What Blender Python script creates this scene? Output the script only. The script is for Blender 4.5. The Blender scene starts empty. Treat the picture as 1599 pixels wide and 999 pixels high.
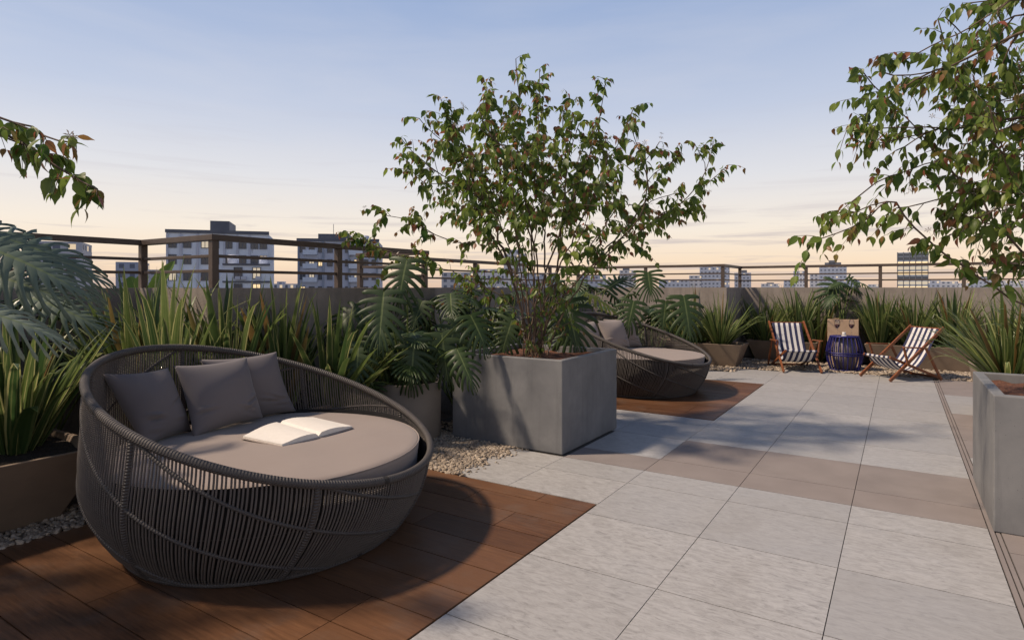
import bpy, math, random
import numpy as np
from mathutils import Vector, Matrix
random.seed(7); rng = np.random.default_rng(7)
S = bpy.context.scene
COL = S.collection
R_ = math.radians

# ---------------------------------------------------------------- view geometry
F, CX, HY, EYE = 949.0, 800.0, 448.0, 1.62
YAW = math.atan((1405 - 800) / 949)
RV = (math.cos(YAW), math.sin(YAW)); FV = (-math.sin(YAW), math.cos(YAW))
def at(x, y, d):
    r = (x - CX) / F * d
    return np.array((r * RV[0] + d * FV[0], r * RV[1] + d * FV[1], EYE - (y - HY) / F * d))
def atz(x, y, z):
    return at(x, y, F * (EYE - z) / (y - HY))
def norm(v):
    v = np.asarray(v, float); n = np.linalg.norm(v); return v / n if n > 1e-9 else v

# ---------------------------------------------------------------- mesh builder
class MB:
    def __init__(s):
        s.v = []; s.f = []; s.uv = []; s.m = []; s.c = []; s.n = 0
    def add(s, v, f, uv=None, mat=0, col=None):
        """v (n,3); f list/array of equal-length faces; uv per vertex (n,2); col per vertex (n,3)"""
        v = np.asarray(v, float).reshape(-1, 3)
        f = np.asarray(f, int)
        s.v.append(v); s.f.append(f + s.n); s.m.append(np.full(len(f), mat))
        s.uv.append(np.zeros((len(v), 2)) if uv is None else np.asarray(uv, float))
        if col is None: c = np.full((len(v), 3), .5)
        else: c = np.broadcast_to(np.asarray(col, float), (len(v), 3))
        s.c.append(c); s.n += len(v)
    def quad(s, a, b, c, d, mat=0, col=None):
        s.add([a, b, c, d], [[0, 1, 2, 3]], [(0, 0), (1, 0), (1, 1), (0, 1)], mat, col)
    def box(s, lo, hi, mat=0, col=None, M=None):
        x0, y0, z0 = lo; x1, y1, z1 = hi
        s.hexa([(x0, y0, z0), (x1, y0, z0), (x1, y1, z0), (x0, y1, z0)],
               [(x0, y0, z1), (x1, y0, z1), (x1, y1, z1), (x0, y1, z1)], mat, col, M)
    def hexa(s, lo, hi, mat=0, col=None, M=None):
        v = np.array(list(lo) + list(hi), float)
        if M is not None: v = v @ np.array(M)[:3, :3].T + np.array(M)[:3, 3]
        F6 = [(0, 3, 2, 1), (4, 5, 6, 7), (0, 1, 5, 4), (1, 2, 6, 5), (2, 3, 7, 6), (3, 0, 4, 7)]
        for f in F6: s.add(v[list(f)], [[0, 1, 2, 3]], [(0, 0), (1, 0), (1, 1), (0, 1)], mat, col)
    def bar(s, a, b, w, h, up=(0, 0, 1), mat=0):
        a = np.array(a, float); b = np.array(b, float); t = norm(b - a)
        sd = norm(np.cross(t, up)); u = np.cross(sd, t)
        q = [sd * w / 2 * i + u * h / 2 * j for i, j in ((-1, -1), (1, -1), (1, 1), (-1, 1))]
        s.hexa([a + k for k in q], [b + k for k in q], mat)
    def tube(s, pts, r, n=6, mat=0, cap=True, closed=False, col=None, flat=1.0):
        p = np.asarray(pts, float); m = len(p)
        r = np.broadcast_to(np.asarray(r, float), (m,))
        t = np.roll(p, -1, 0) - np.roll(p, 1, 0)
        if not closed: t[0] = p[1] - p[0]; t[-1] = p[-1] - p[-2]
        t /= np.linalg.norm(t, axis=1)[:, None] + 1e-12
        ref = np.array((0, 0, 1.)) if abs(t[:, 2]).mean() < .8 else np.array((1., 0, 0))
        a = np.cross(t, ref); a /= np.linalg.norm(a, axis=1)[:, None] + 1e-12
        b = np.cross(a, t)
        ang = np.arange(n) * 2 * math.pi / n
        v = p[:, None] + r[:, None, None] * (np.cos(ang)[None, :, None] * a[:, None] + flat * np.sin(ang)[None, :, None] * b[:, None])
        L = np.concatenate([[0], np.cumsum(np.linalg.norm(np.diff(p, axis=0), axis=1))])
        uv = np.stack([np.broadcast_to(ang / 6.2832, (m, n)), np.broadcast_to(L[:, None], (m, n))], -1)
        k = m if closed else m - 1
        i = np.arange(k)[:, None]; j = np.arange(n)[None]
        i2 = (i + 1) % m; j2 = (j + 1) % n
        f = np.stack([i * n + j, i * n + j2, i2 * n + j2, i2 * n + j], -1).reshape(-1, 4)
        base = s.n
        s.add(v.reshape(-1, 3), f, uv.reshape(-1, 2), mat, col)
        if cap and not closed:
            s.add(v[0][::-1], [list(range(n))], None, mat, col); s.add(v[-1], [list(range(n))], None, mat, col)
    def lathe(s, prof, n=32, mat=0, center=(0, 0, 0)):
        p = np.asarray(prof, float); m = len(p); ang = np.arange(n) * 2 * math.pi / n
        v = np.stack([p[:, None, 0] * np.cos(ang), p[:, None, 0] * np.sin(ang), np.broadcast_to(p[:, None, 1], (m, n))], -1) + np.array(center)
        i = np.arange(m - 1)[:, None]; j = np.arange(n)[None]; j2 = (j + 1) % n
        f = np.stack([i * n + j, i * n + j2, (i + 1) * n + j2, (i + 1) * n + j], -1).reshape(-1, 4)
        uv = np.stack([np.broadcast_to(ang / 6.2832, (m, n)), np.broadcast_to(p[:, None, 1], (m, n))], -1)
        s.add(v.reshape(-1, 3), f, uv.reshape(-1, 2), mat)
    def grid(s, v, uv=None, mat=0, col=None):
        v = np.asarray(v, float); a, b = v.shape[:2]
        i = np.arange(a - 1)[:, None]; j = np.arange(b - 1)[None]
        f = np.stack([i * b + j, i * b + j + 1, (i + 1) * b + j + 1, (i + 1) * b + j], -1).reshape(-1, 4)
        if uv is None:
            uv = np.stack(np.meshgrid(np.linspace(0, 1, a), np.linspace(0, 1, b), indexing='ij'), -1)
        s.add(v.reshape(-1, 3), f, uv.reshape(-1, 2), mat, None if col is None else np.asarray(col).reshape(-1, 3) if np.ndim(col) > 1 else col)
    def build(s, name, mats, parent=None, smooth=False, loc=None, bevel=0, merge=False):
        v = np.concatenate(s.v) if s.v else np.zeros((0, 3))
        me = bpy.data.meshes.new(name)
        lens = np.concatenate([np.full(len(f), f.shape[1]) for f in s.f])
        loops = np.concatenate([f.ravel() for f in s.f])
        if loc is not None: v = v - np.asarray(loc, float)
        me.vertices.add(len(v)); me.vertices.foreach_set('co', v.ravel().astype(np.float32))
        me.loops.add(len(loops)); me.loops.foreach_set('vertex_index', loops.astype(np.int32))
        me.polygons.add(len(lens))
        st = np.concatenate([[0], np.cumsum(lens)[:-1]])
        me.polygons.foreach_set('loop_start', st.astype(np.int32))
        me.polygons.foreach_set('material_index', np.concatenate(s.m).astype(np.int32))
        me.polygons.foreach_set('use_smooth', np.full(len(lens), smooth))
        uvl = me.uv_layers.new(name='UVMap')
        uv = np.concatenate(s.uv)[loops]; uvl.data.foreach_set('uv', uv.ravel().astype(np.float32))
        ca = me.color_attributes.new('tint', 'FLOAT_COLOR', 'POINT')
        c = np.concatenate(s.c); c4 = np.concatenate([c, np.ones((len(c), 1))], 1)
        ca.data.foreach_set('color', c4.ravel().astype(np.float32))
        me.update(calc_edges=True); me.validate()
        for m in (mats if isinstance(mats, (list, tuple)) else [mats]): me.materials.append(m)
        o = bpy.data.objects.new(name, me); COL.objects.link(o)
        if parent is not None: o.parent = parent
        if loc is not None: o.location = loc
        if merge or bevel:
            import bmesh
            bm = bmesh.new(); bm.from_mesh(me); bmesh.ops.remove_doubles(bm, verts=bm.verts, dist=1e-5)
            bmesh.ops.recalc_face_normals(bm, faces=bm.faces); bm.to_mesh(me); bm.free()
        if bevel:
            b = o.modifiers.new('bevel', 'BEVEL'); b.width = bevel; b.segments = 2; b.limit_method = 'ANGLE'
            b.harden_normals = False
        return o

def empty(name, loc=(0, 0, 0), rz=0.0):
    o = bpy.data.objects.new(name, None); COL.objects.link(o); o.location = loc; o.rotation_euler = (0, 0, rz); o.empty_display_size = .1
    return o
def tag(o, label, cat, group=None, kind=None):
    if label: o['label'] = label
    if cat: o['category'] = cat
    if group: o['group'] = group
    if kind: o['kind'] = kind
    return o
def struct(o): o['kind'] = 'structure'; return o
def copy_tree(o, parent=None):
    c = o.copy(); COL.objects.link(c)
    if parent is not None: c.parent = parent
    for ch in list(o.children): copy_tree(ch, c)
    return c

# ---------------------------------------------------------------- materials
class NT:
    def __init__(s, name):
        s.m = bpy.data.materials.new(name); s.m.use_nodes = True
        s.t = s.m.node_tree; s.b = s.t.nodes['Principled BSDF']; s.out = s.t.nodes['Material Output']
    def n(s, typ, **k):
        nd = s.t.nodes.new(typ)
        for a, b in k.items():
            if a.startswith('_'): setattr(nd, a[1:], b)
            else: nd.inputs[a.replace('__', ' ')].default_value = b
        return nd
    def l(s, a, b): s.t.links.new(a, b)
    def coord(s, kind='Object', scale=(1, 1, 1), rot=(0, 0, 0)):
        tc = s.n('ShaderNodeTexCoord'); mp = s.n('ShaderNodeMapping'); mp.inputs['Scale'].default_value = scale; mp.inputs['Rotation'].default_value = rot
        s.l(tc.outputs[kind], mp.inputs[0]); return mp.outputs[0]
    def noise(s, vec, scale, detail=4, rough=.55, dist=0):
        nd = s.n('ShaderNodeTexNoise', Scale=scale, Detail=detail, Roughness=rough, Distortion=dist); s.l(vec, nd.inputs['Vector']); return nd.outputs['Fac']
    def ramp(s, fac, stops, interp='LINEAR'):
        r = s.n('ShaderNodeValToRGB'); r.color_ramp.interpolation = interp; e = r.color_ramp.elements
        while len(e) < len(stops): e.new(.5)
        for i, (p, c) in enumerate(stops): e[i].position = p; e[i].color = (*c, 1)
        s.l(fac, r.inputs[0]); return r.outputs[0]
    def mix(s, f, a, b, mode='MIX'):
        m = s.n('ShaderNodeMix', _data_type='RGBA', _blend_type=mode)
        if isinstance(f, (int, float)): m.inputs[0].default_value = f
        else: s.l(f, m.inputs[0])
        for v, i in ((a, 6), (b, 7)):
            if isinstance(v, tuple): m.inputs[i].default_value = (*v, 1)
            else: s.l(v, m.inputs[i])
        return m.outputs[2]
    def math(s, op, a, b=0.0, c=None):
        m = s.n('ShaderNodeMath', _operation=op)
        for v, i in ((a, 0), (b, 1), (c, 2)):
            if v is None: continue
            if isinstance(v, (int, float)): m.inputs[i].default_value = v
            else: s.l(v, m.inputs[i])
        return m.outputs[0]
    def bump(s, h, strength=.3, dist=.01):
        b = s.n('ShaderNodeBump', Strength=strength, Distance=dist); s.l(h, b.inputs['Height']); s.l(b.outputs[0], s.b.inputs['Normal']); return b
    def col(s, c):
        if isinstance(c, tuple): s.b.inputs['Base Color'].default_value = (*c, 1)
        else: s.l(c, s.b.inputs['Base Color'])
    def set(s, rough=.6, metal=0, spec=.5):
        s.b.inputs['Roughness'].default_value = rough; s.b.inputs['Metallic'].default_value = metal
        s.b.inputs['Specular IOR Level'].default_value = spec; return s.m
def attr(t):
    a = t.n('ShaderNodeAttribute', _attribute_name='tint'); sp = t.n('ShaderNodeSeparateColor'); t.l(a.outputs['Color'], sp.inputs[0])
    return sp.outputs
def mat_noise(name, c0, c1, scale=6, rough=.7, bump=.1, bscale=60, metal=0, spec=.4, stretch=(1, 1, 1), bd=.004):
    t = NT(name); v = t.coord(scale=stretch); f = t.noise(v, scale, 6, .6); t.col(t.ramp(f, [(.3, c0), (.7, c1)]))
    if bump: t.bump(t.noise(v, bscale, 4), bump, bd)
    return t.set(rough, metal, spec)
def mat_leaf(name, dark, light, red=None, rough=.45, trans=.3, margin=None, veins=False):
    t = NT(name); a = attr(t)
    c = t.mix(a[0], dark, light)
    uv = t.n('ShaderNodeUVMap'); sx = t.n('ShaderNodeSeparateXYZ'); t.l(uv.outputs[0], sx.inputs[0])
    e = t.math('ABSOLUTE', t.math('SUBTRACT', sx.outputs[0], .5))
    if margin:
        st = t.math('MULTIPLY', t.math('GREATER_THAN', e, .36), a[1])
        c = t.mix(st, c, margin)
        w = t.math('MULTIPLY', t.math('LESS_THAN', t.math('ABSOLUTE', t.math('SUBTRACT', e, .17)), .05), t.math('MULTIPLY', a[1], .2))
        c = t.mix(w, c, margin)
    elif red: c = t.mix(a[1], c, red)
    if veins:
        c = t.mix(t.math('MULTIPLY', t.math('LESS_THAN', sx.outputs[0], .035), .6), c, (.22, .27, .1))
    if red and margin: c = t.mix(a[2], c, red)
    nz = t.noise(t.coord(), 30, 3); c = t.mix(t.math('MULTIPLY', nz, .35), c, dark)
    t.col(c); t.set(rough, 0, .4)
    tr = t.n('ShaderNodeBsdfTranslucent'); t.l(c, tr.inputs[0])
    mx = t.n('ShaderNodeMixShader', Fac=trans); t.l(t.b.outputs[0], mx.inputs[1]); t.l(tr.outputs[0], mx.inputs[2]); t.l(mx.outputs[0], t.out.inputs[0])
    return t.m
def mat_emit(name, c, st, base=(.1, .1, .1)):
    t = NT(name); t.col(base); t.b.inputs['Emission Color'].default_value = (*c, 1); t.b.inputs['Emission Strength'].default_value = st; return t.set(.2)

def mat_tile():
    t = NT('stone_tile'); a = attr(t)
    tc = t.n('ShaderNodeTexCoord'); off = t.n('ShaderNodeCombineXYZ'); t.l(t.math('MULTIPLY', a[0], 37.0), off.inputs[2])
    add = t.n('ShaderNodeVectorMath', _operation='ADD'); t.l(tc.outputs['Object'], add.inputs[0]); t.l(off.outputs[0], add.inputs[1])
    mp = t.n('ShaderNodeMapping'); ro = t.n('ShaderNodeCombineXYZ'); t.l(t.math('MULTIPLY_ADD', a[1], .55, -.1), ro.inputs[2]); t.l(ro.outputs[0], mp.inputs['Rotation']); mp.inputs['Scale'].default_value = (2.8, 8.5, 1); t.l(add.outputs[0], mp.inputs[0])
    v = t.noise(mp.outputs[0], 4.2, 9, .74, .9); g = t.noise(add.outputs[0], 150, 3)
    mp2 = t.n('ShaderNodeMapping'); mp2.inputs['Scale'].default_value = (1, 2.5, 1); t.l(add.outputs[0], mp2.inputs[0])
    big = t.noise(mp2.outputs[0], 1.6, 3)
    c = t.ramp(v, [(.32, (.165, .16, .155)), (.43, (.30, .295, .29)), (.56, (.405, .40, .395)), (.75, (.48, .475, .47))])
    c = t.mix(t.math('MULTIPLY', big, .4), c, (.33, .315, .30))
    c = t.mix(t.math('MULTIPLY', g, .28), c, (.24, .22, .2))
    c = t.mix(t.math('MULTIPLY_ADD', a[0], .62, -.1), c, (.265, .262, .262))
    sm = t.noise(tc.outputs['Object'], .9, 6, .7, 1.2); c = t.mix(t.ramp(sm, [(.54, (0, 0, 0)), (.7, (.3, .3, .3))]), c, (.22, .21, .20))
    t.col(c); t.bump(t.math('ADD', v, t.math('MULTIPLY', g, .5)), .22, .004); t.l(t.math('MULTIPLY_ADD', sm, .5, .25), t.b.inputs['Roughness']); m_ = t.set(.5, 0, .45); return m_
def mat_tile_dark():
    t = NT('sandblasted_tile'); a = attr(t); v = t.coord()
    f = t.noise(v, 3, 5); g = t.noise(v, 170, 4, .8)
    c = t.ramp(f, [(.3, (.235, .205, .193)), (.7, (.305, .268, .252))])
    c = t.mix(t.math('MULTIPLY', g, .75), c, (.13, .115, .11))
    c = t.mix(t.math('MULTIPLY', a[0], .3), c, (.24, .2, .18))
    t.col(c); t.bump(g, .3, .004); return t.set(.75, 0, .3)
def mat_wood(name, c0, c1, c2, sx=(1.2, 26, 8), rough=.45, usetint=True, scale=2.2):
    t = NT(name); a = attr(t)
    tc = t.n('ShaderNodeTexCoord'); off = t.n('ShaderNodeCombineXYZ'); t.l(t.math('MULTIPLY', a[0], 53.0), off.inputs[0]); t.l(t.math('MULTIPLY', a[0], 19.0), off.inputs[2])
    add = t.n('ShaderNodeVectorMath', _operation='ADD'); t.l(tc.outputs['Object'], add.inputs[0]); t.l(off.outputs[0], add.inputs[1])
    mp = t.n('ShaderNodeMapping'); mp.inputs['Scale'].default_value = sx; t.l(add.outputs[0], mp.inputs[0])
    f = t.noise(mp.outputs[0], scale, 7, .65, .8)
    c = t.ramp(f, [(.28, c0), (.5, c1), (.75, c2)])
    mp3 = t.n('ShaderNodeMapping'); mp3.inputs['Scale'].default_value = (sx[0] * 4, sx[1] * 5, sx[2] * 4); t.l(add.outputs[0], mp3.inputs[0])
    f2 = t.noise(mp3.outputs[0], 2.0, 4, .7)
    c = t.mix(t.ramp(f2, [(.45, (0, 0, 0)), (.7, (.55, .55, .55))]), c, c0)
    if usetint: c = t.mix(t.math('MULTIPLY', a[0], .75), c, tuple(x * .5 for x in c1)); c = t.mix(t.math('MULTIPLY', a[1], .4), c, c2); wv = t.noise(tc.outputs['Object'], 2.6, 5, .65); c = t.mix(t.ramp(wv, [(.5, (0, 0, 0)), (.75, (.4, .4, .4))]), c, (.14, .11, .09))
    t.col(c); t.bump(f2, .18, .003); return t.set(rough, 0, .4)
def mat_rope(name, c0, c1, freq=260, uvax=1, strength=.6):
    t = NT(name); uv = t.n('ShaderNodeUVMap'); sx = t.n('ShaderNodeSeparateXYZ'); t.l(uv.outputs[0], sx.inputs[0])
    w = t.math('SINE', t.math('MULTIPLY_ADD', sx.outputs[uvax], freq * 2, t.math('MULTIPLY', sx.outputs[0], 6.2832)))
    n = t.noise(t.coord(), 14, 3)
    c = t.mix(n, c0, c1); t.col(c); t.bump(w, strength, .003); return t.set(.62, 0, .35)
def mat_fabric(name, c0, c1, sc=700):
    t = NT(name); v = t.coord(); f = t.noise(v, 3, 3); t.col(t.mix(f, c0, c1))
    w = t.n('ShaderNodeTexWave', Scale=sc / 6, Distortion=0.5, _bands_direction='X'); t.l(v, w.inputs[0])
    w2 = t.n('ShaderNodeTexWave', Scale=sc / 6, Distortion=0.5, _bands_direction='Z'); t.l(v, w2.inputs[0])
    t.bump(t.math('ADD', t.math('ADD', w.outputs['Fac'], w2.outputs['Fac']), t.math('MULTIPLY', t.noise(v, 9, 3), 3)), .12, .002)
    t.b.inputs['Sheen Weight'].default_value = .15; return t.set(.9, 0, .15)

M = {}
M['tile'] = mat_tile(); M['tile_dark'] = mat_tile_dark()
M['joint'] = mat_noise('joint_sand', (.035, .032, .03), (.075, .067, .06), 20, .9)
M['deck'] = mat_wood('deck_wood', (.042, .02, .01), (.128, .057, .027), (.195, .096, .046), (1.6, 24, 8), .42)
M['chair_wood'] = mat_wood('deckchair_wood', (.11, .035, .013), (.215, .072, .027), (.3, .11, .044), (8, 8, 8), .35, False)
M['rope'] = mat_rope('rope_strand', (.095, .083, .077), (.135, .117, .104), 300)
M['band'] = mat_rope('rope_wrapping', (.06, .053, .051), (.09, .08, .073), 190, 1, .9)
M['shade_sheet'] = mat_noise('painted_shade', (.012, .011, .012), (.022, .02, .02), 12, .95, 0)  # near black: shade inside the daybeds put into the colour
M['mattress'] = mat_fabric('mattress_fabric', (.25, .205, .18), (.285, .235, .205))
M['pillow'] = mat_fabric('pillow_fabric', (.125, .112, .116), (.158, .142, .144))
M['pillow_light'] = mat_fabric('pale_pillow_fabric', (.24, .205, .19), (.28, .24, .22))
def mat_concrete():
    t = NT('grey_concrete'); v = t.coord(); f = t.noise(v, 2.6, 8, .62, .3); c = t.ramp(f, [(.28, (.125, .125, .128)), (.5, (.165, .165, .167)), (.74, (.205, .203, .202))])
    st = t.noise(t.coord(scale=(9, 9, .55)), 1.5, 5, .7); c = t.mix(t.ramp(st, [(.52, (0, 0, 0)), (.74, (.5, .5, .5))]), c, (.10, .10, .102))
    ef = t.noise(v, 1.3, 6, .7, .8); c = t.mix(t.ramp(ef, [(.58, (0, 0, 0)), (.72, (.28, .28, .28))]), c, (.3, .3, .295))
    vo = t.n('ShaderNodeTexVoronoi', Scale=42); t.l(v, vo.inputs['Vector']); wn = t.math('LESS_THAN', vo.outputs['Distance'], .1); pr = t.math('MULTIPLY', wn, t.math('GREATER_THAN', t.noise(v, 7, 2), .58))
    c = t.mix(t.math('MULTIPLY', pr, .7), c, (.05, .05, .05)); t.col(c); g = t.noise(v, 120, 4); t.bump(t.math('SUBTRACT', g, t.math('MULTIPLY', pr, 3)), .16, .004); return t.set(.62, 0, .4)
M['concrete'] = mat_concrete()
M['tan'] = mat_noise('tan_planter_clay', (.17, .125, .09), (.235, .175, .125), 2.5, .7, .12, 90)
M['bronze_box'] = mat_noise('bronze_box_paint', (.36, .25, .17), (.44, .31, .215), 3, .5, .05, 70)
M['pot'] = mat_noise('grey_clay_pot', (.17, .15, .13), (.235, .205, .175), 2.5, .7, .12, 90)
M['soil'] = mat_noise('red_soil', (.07, .03, .018), (.19, .08, .045), 30, .95, .8, 60, bd=.03)
M['darksoil'] = mat_noise('dark_soil', (.02, .015, .011), (.05, .036, .026), 25, .95, .8, 60, bd=.03)
def mat_plaster():
    t = NT('wall_plaster'); v = t.coord(); f = t.noise(v, 4, 6, .6); c = t.ramp(f, [(.3, (.235, .2, .175)), (.7, (.33, .285, .25))])
    st = t.noise(t.coord(scale=(6, 6, .5)), 1.6, 5, .65); c = t.mix(t.ramp(st, [(.48, (0, 0, 0)), (.72, (.6, .6, .6))]), c, (.13, .115, .105))
    g = t.noise(v, 60, 5, .7); c = t.mix(t.math('MULTIPLY', g, .35), c, (.2, .175, .155)); t.col(c); t.bump(g, .6, .01); return t.set(.92, 0, .2)
M['plaster'] = mat_plaster()
M['rail'] = mat_noise('bronze_rail_paint', (.085, .062, .05), (.115, .087, .072), 8, .45, .03, 90, metal=.25)
M['gravelbed'] = mat_noise('gravel_bed', (.05, .042, .036), (.17, .14, .115), 55, .95, 1, 60, bd=.03)
def mat_stone():
    t = NT('pebble_stone'); a = attr(t); c = t.ramp(a[0], [(0, (.17, .135, .10)), (.45, (.31, .25, .19)), (.8, (.44, .365, .28)), (1, (.55, .48, .40))])
    c = t.mix(t.math('MULTIPLY', t.noise(t.coord(), 90, 3), .4), c, (.18, .15, .12)); t.col(c); return t.set(.75, 0, .3)
M['stone'] = mat_stone()
M['flax'] = mat_leaf('flax_leaf', (.045, .09, .028), (.18, .24, .065), (.28, .13, .05), .4, .38, (.62, .58, .25))
M['monstera'] = mat_leaf('monstera_leaf', (.024, .05, .016), (.07, .105, .028), (.32, .36, .06), .48, .25, None, True)
M['frond'] = mat_leaf('silvery_frond', (.085, .125, .095), (.17, .22, .165), (.36, .4, .3), .38, .2, None, True)
M['petiole'] = mat_noise('green_petiole', (.08, .12, .03), (.14, .18, .05), 12, .5, 0)
M['treeleaf'] = mat_leaf('shrub_leaf', (.05, .12, .02), (.25, .34, .06), (.36, .10, .07), .4, .45)
M['bark'] = mat_noise('smooth_bark', (.06, .042, .03), (.17, .115, .08), 22, .8, .5, 60, stretch=(1, 1, .25))
M['petal'] = mat_noise('pale_petal', (.6, .5, .45), (.75, .68, .6), 20, .6, 0)
M['banana'] = mat_leaf('banana_leaf', (.06, .13, .025), (.17, .26, .05), (.2, .2, .05), .4, .45, None, True)
M['paper'] = mat_noise('book_paper', (.66, .62, .56), (.72, .68, .62), 30, .8, 0)
M['cover'] = mat_noise('book_cover', (.32, .27, .24), (.4, .34, .3), 10, .6, 0)
M['drum'] = mat_noise('blue_rope', (.010, .010, .08), (.018, .016, .135), 20, .38, .05, 90)
M['drumin'] = mat_noise('drum_inner', (.15, .125, .13), (.2, .17, .17), 20, .6, 0)
M['brass'] = mat_noise('bolt_brass', (.5, .36, .2), (.6, .45, .26), 30, .35, 0, metal=.8)
def mat_stripe():
    t = NT('striped_canvas'); uv = t.n('ShaderNodeUVMap'); sx = t.n('ShaderNodeSeparateXYZ'); t.l(uv.outputs[0], sx.inputs[0])
    s = t.math('GREATER_THAN', t.math('FRACT', t.math('MULTIPLY', sx.outputs[0], 5.5)), .5)
    c = t.mix(s, (.012, .018, .075), (.74, .72, .7)); nz = t.noise(t.coord(), 40, 3); c = t.mix(t.math('MULTIPLY', nz, .2), c, (.3, .29, .3))
    t.col(c); t.bump(t.noise(t.coord(), 300, 2), .15, .002); t.set(.85, 0, .2)
    tr = t.n('ShaderNodeBsdfTranslucent'); t.l(c, tr.inputs[0]); mx = t.n('ShaderNodeMixShader', Fac=.2); t.l(t.b.outputs[0], mx.inputs[1]); t.l(tr.outputs[0], mx.inputs[2]); t.l(mx.outputs[0], t.out.inputs[0])
    return t.m
M['stripe'] = mat_stripe()
def mat_glass():
    t = NT('clear_glass'); t.set(.03, 0, .6); t.col((.9, .9, .9)); tr = t.n('ShaderNodeBsdfTransparent'); fr = t.n('ShaderNodeLayerWeight', Blend=.25)
    gl = t.n('ShaderNodeBsdfGlossy', Roughness=.03); mx = t.n('ShaderNodeMixShader'); t.l(t.math('MULTIPLY_ADD', fr.outputs['Fresnel'], .4, .04), mx.inputs[0]); t.l(tr.outputs[0], mx.inputs[1]); t.l(gl.outputs[0], mx.inputs[2]); t.l(mx.outputs[0], t.out.inputs[0]); return t.m
M['glass'] = mat_glass()
def mat_wine():
    t = NT('red_wine'); t.col((.06, .004, .01)); return t.set(.1)
M['wine'] = mat_wine()
M['wax'] = mat_noise('candle_wax', (.75, .72, .66), (.8, .77, .7), 10, .5, 0)
M['bwhite'] = mat_noise('pale_render', (.56, .62, .72), (.66, .72, .82), .25, .8, 0)
M['bgrey'] = mat_noise('grey_render', (.40, .43, .52), (.5, .53, .62), .25, .8, 0)
M['bblue'] = mat_noise('slate_render', (.22, .26, .33), (.3, .34, .42), .2, .8, 0)
M['btrim'] = mat_noise('dark_trim', (.09, .1, .13), (.13, .14, .17), .3, .7, 0)
def mat_pane(name, c): t = NT(name); t.col(c); return t.set(.12, 0, .6)
M['pane'] = mat_pane('dark_pane', (.05, .065, .09))
M['lit'] = mat_emit('lit_window', (1, .72, .38), 1.1)
M['litcool'] = mat_emit('dim_lit_window', (1, .83, .6), .55)
def mat_facade(name, wall, sx, sz, litp=.88):
    """far facade: rows of windows as surface pattern"""
    t = NT(name); uv = t.n('ShaderNodeUVMap'); sp = t.n('ShaderNodeSeparateXYZ'); t.l(uv.outputs[0], sp.inputs[0])
    fx = t.math('FRACT', t.math('MULTIPLY', sp.outputs[0], 1 / sx)); fz = t.math('FRACT', t.math('MULTIPLY', sp.outputs[1], 1 / sz))
    ix = t.math('FLOOR', t.math('MULTIPLY', sp.outputs[0], 1 / sx)); iz = t.math('FLOOR', t.math('MULTIPLY', sp.outputs[1], 1 / sz))
    inx = t.math('MULTIPLY', t.math('GREATER_THAN', fx, .3), t.math('LESS_THAN', fx, .78)); inz = t.math('MULTIPLY', t.math('GREATER_THAN', fz, .32), t.math('LESS_THAN', fz, .8))
    w = t.math('MULTIPLY', inx, inz); cb = t.n('ShaderNodeCombineXYZ'); t.l(ix, cb.inputs[0]); t.l(iz, cb.inputs[1])
    wn = t.n('ShaderNodeTexWhiteNoise', _noise_dimensions='2D'); t.l(cb.outputs[0], wn.inputs['Vector'])
    lit = t.math('MULTIPLY', t.math('GREATER_THAN', wn.outputs['Value'], litp), w)
    t.col(t.mix(w, wall, (.11, .13, .18))); t.b.inputs['Emission Color'].default_value = (1, .75, .45, 1); t.l(t.math('MULTIPLY', lit, .7), t.b.inputs['Emission Strength'])
    return t.set(.6)
M['fac1'] = mat_facade('far_facade_blue', (.3, .34, .44), 3.2, 3.2)
M['fac2'] = mat_facade('far_facade_grey', (.38, .4, .46), 3.6, 3.1)
M['fac3'] = mat_facade('far_facade_pale', (.5, .52, .58), 2.8, 3.3, .93)
M['city'] = mat_noise('city_ground_asphalt', (.05, .05, .055), (.11, .11, .1), .02, .9, 0)

# ---------------------------------------------------------------- ground, tiles, deck
def plane(name, x0, y0, x1, y1, z, mat):
    b = MB(); b.quad((x0, y0, z), (x1, y0, z), (x1, y1, z), (x0, y1, z)); return struct(b.build(name, mat))
plane('city_ground', -4000, -4000, 4000, 4000, -46, M['city'])
b = MB(); b.box((-9.5, -6, -46), (7, 16.5, -.03)); struct(b.build('roof_slab', M['joint']))
plane('gravel_bed', -6.6, -3, 6.9, 15.0, -.012, M['gravelbed'])

b = MB(); b.quad((-4.74, -2.45, -.008), (3.7, -2.45, -.008), (3.7, 13.03, -.008), (-4.74, 13.03, -.008)); struct(b.build('paving_bed', M['joint']))
XL = [-4.3, -3.5, -2.7, -1.9, -1.1, -.3, .5]
YW = [-2.4, -1.62, -.82, -.02, .78, 1.57, 2.37, 3.17, 3.97, 4.76, 5.16, 5.58, 6.41, 7.21, 8.01, 8.81, 9.61, 10.41, 11.21, 12.01, 12.81, 13.02]
tb = MB()
def tile(x0, y0, x1, y1, mat):
    g = .0024; gy = .0042
    t = random.random()
    tb.box((x0 + g, y0 + gy, -.02), (x1 - g, y1 - gy, 0), mat, (t, random.random(), 0))
for i in range(3, 6):
    for k in range(len(YW) - 1):
        dk = 5.15 < YW[k] < 6.4 or YW[k] < -.9
        tile(XL[i], YW[k], XL[i + 1], YW[k + 1], 1 if dk else 0)
for (x0, x1) in ((-3.28, -2.7), (-2.7, -1.9)):      # between the two decks
    for y0, y1 in ((4.17, 4.76), (4.76, 5.16), (5.16, 5.58), (5.58, 6.41), (6.41, 7.21), (7.21, 7.54)):
        if x0 < -3 and 4.9 < y0 < 6.4: continue
        tile(x0, y0, x1, y1, 1 if y0 == 5.16 else 0)
tile(-4.1, 6.58, -3.28, 7.54, 0)
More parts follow.
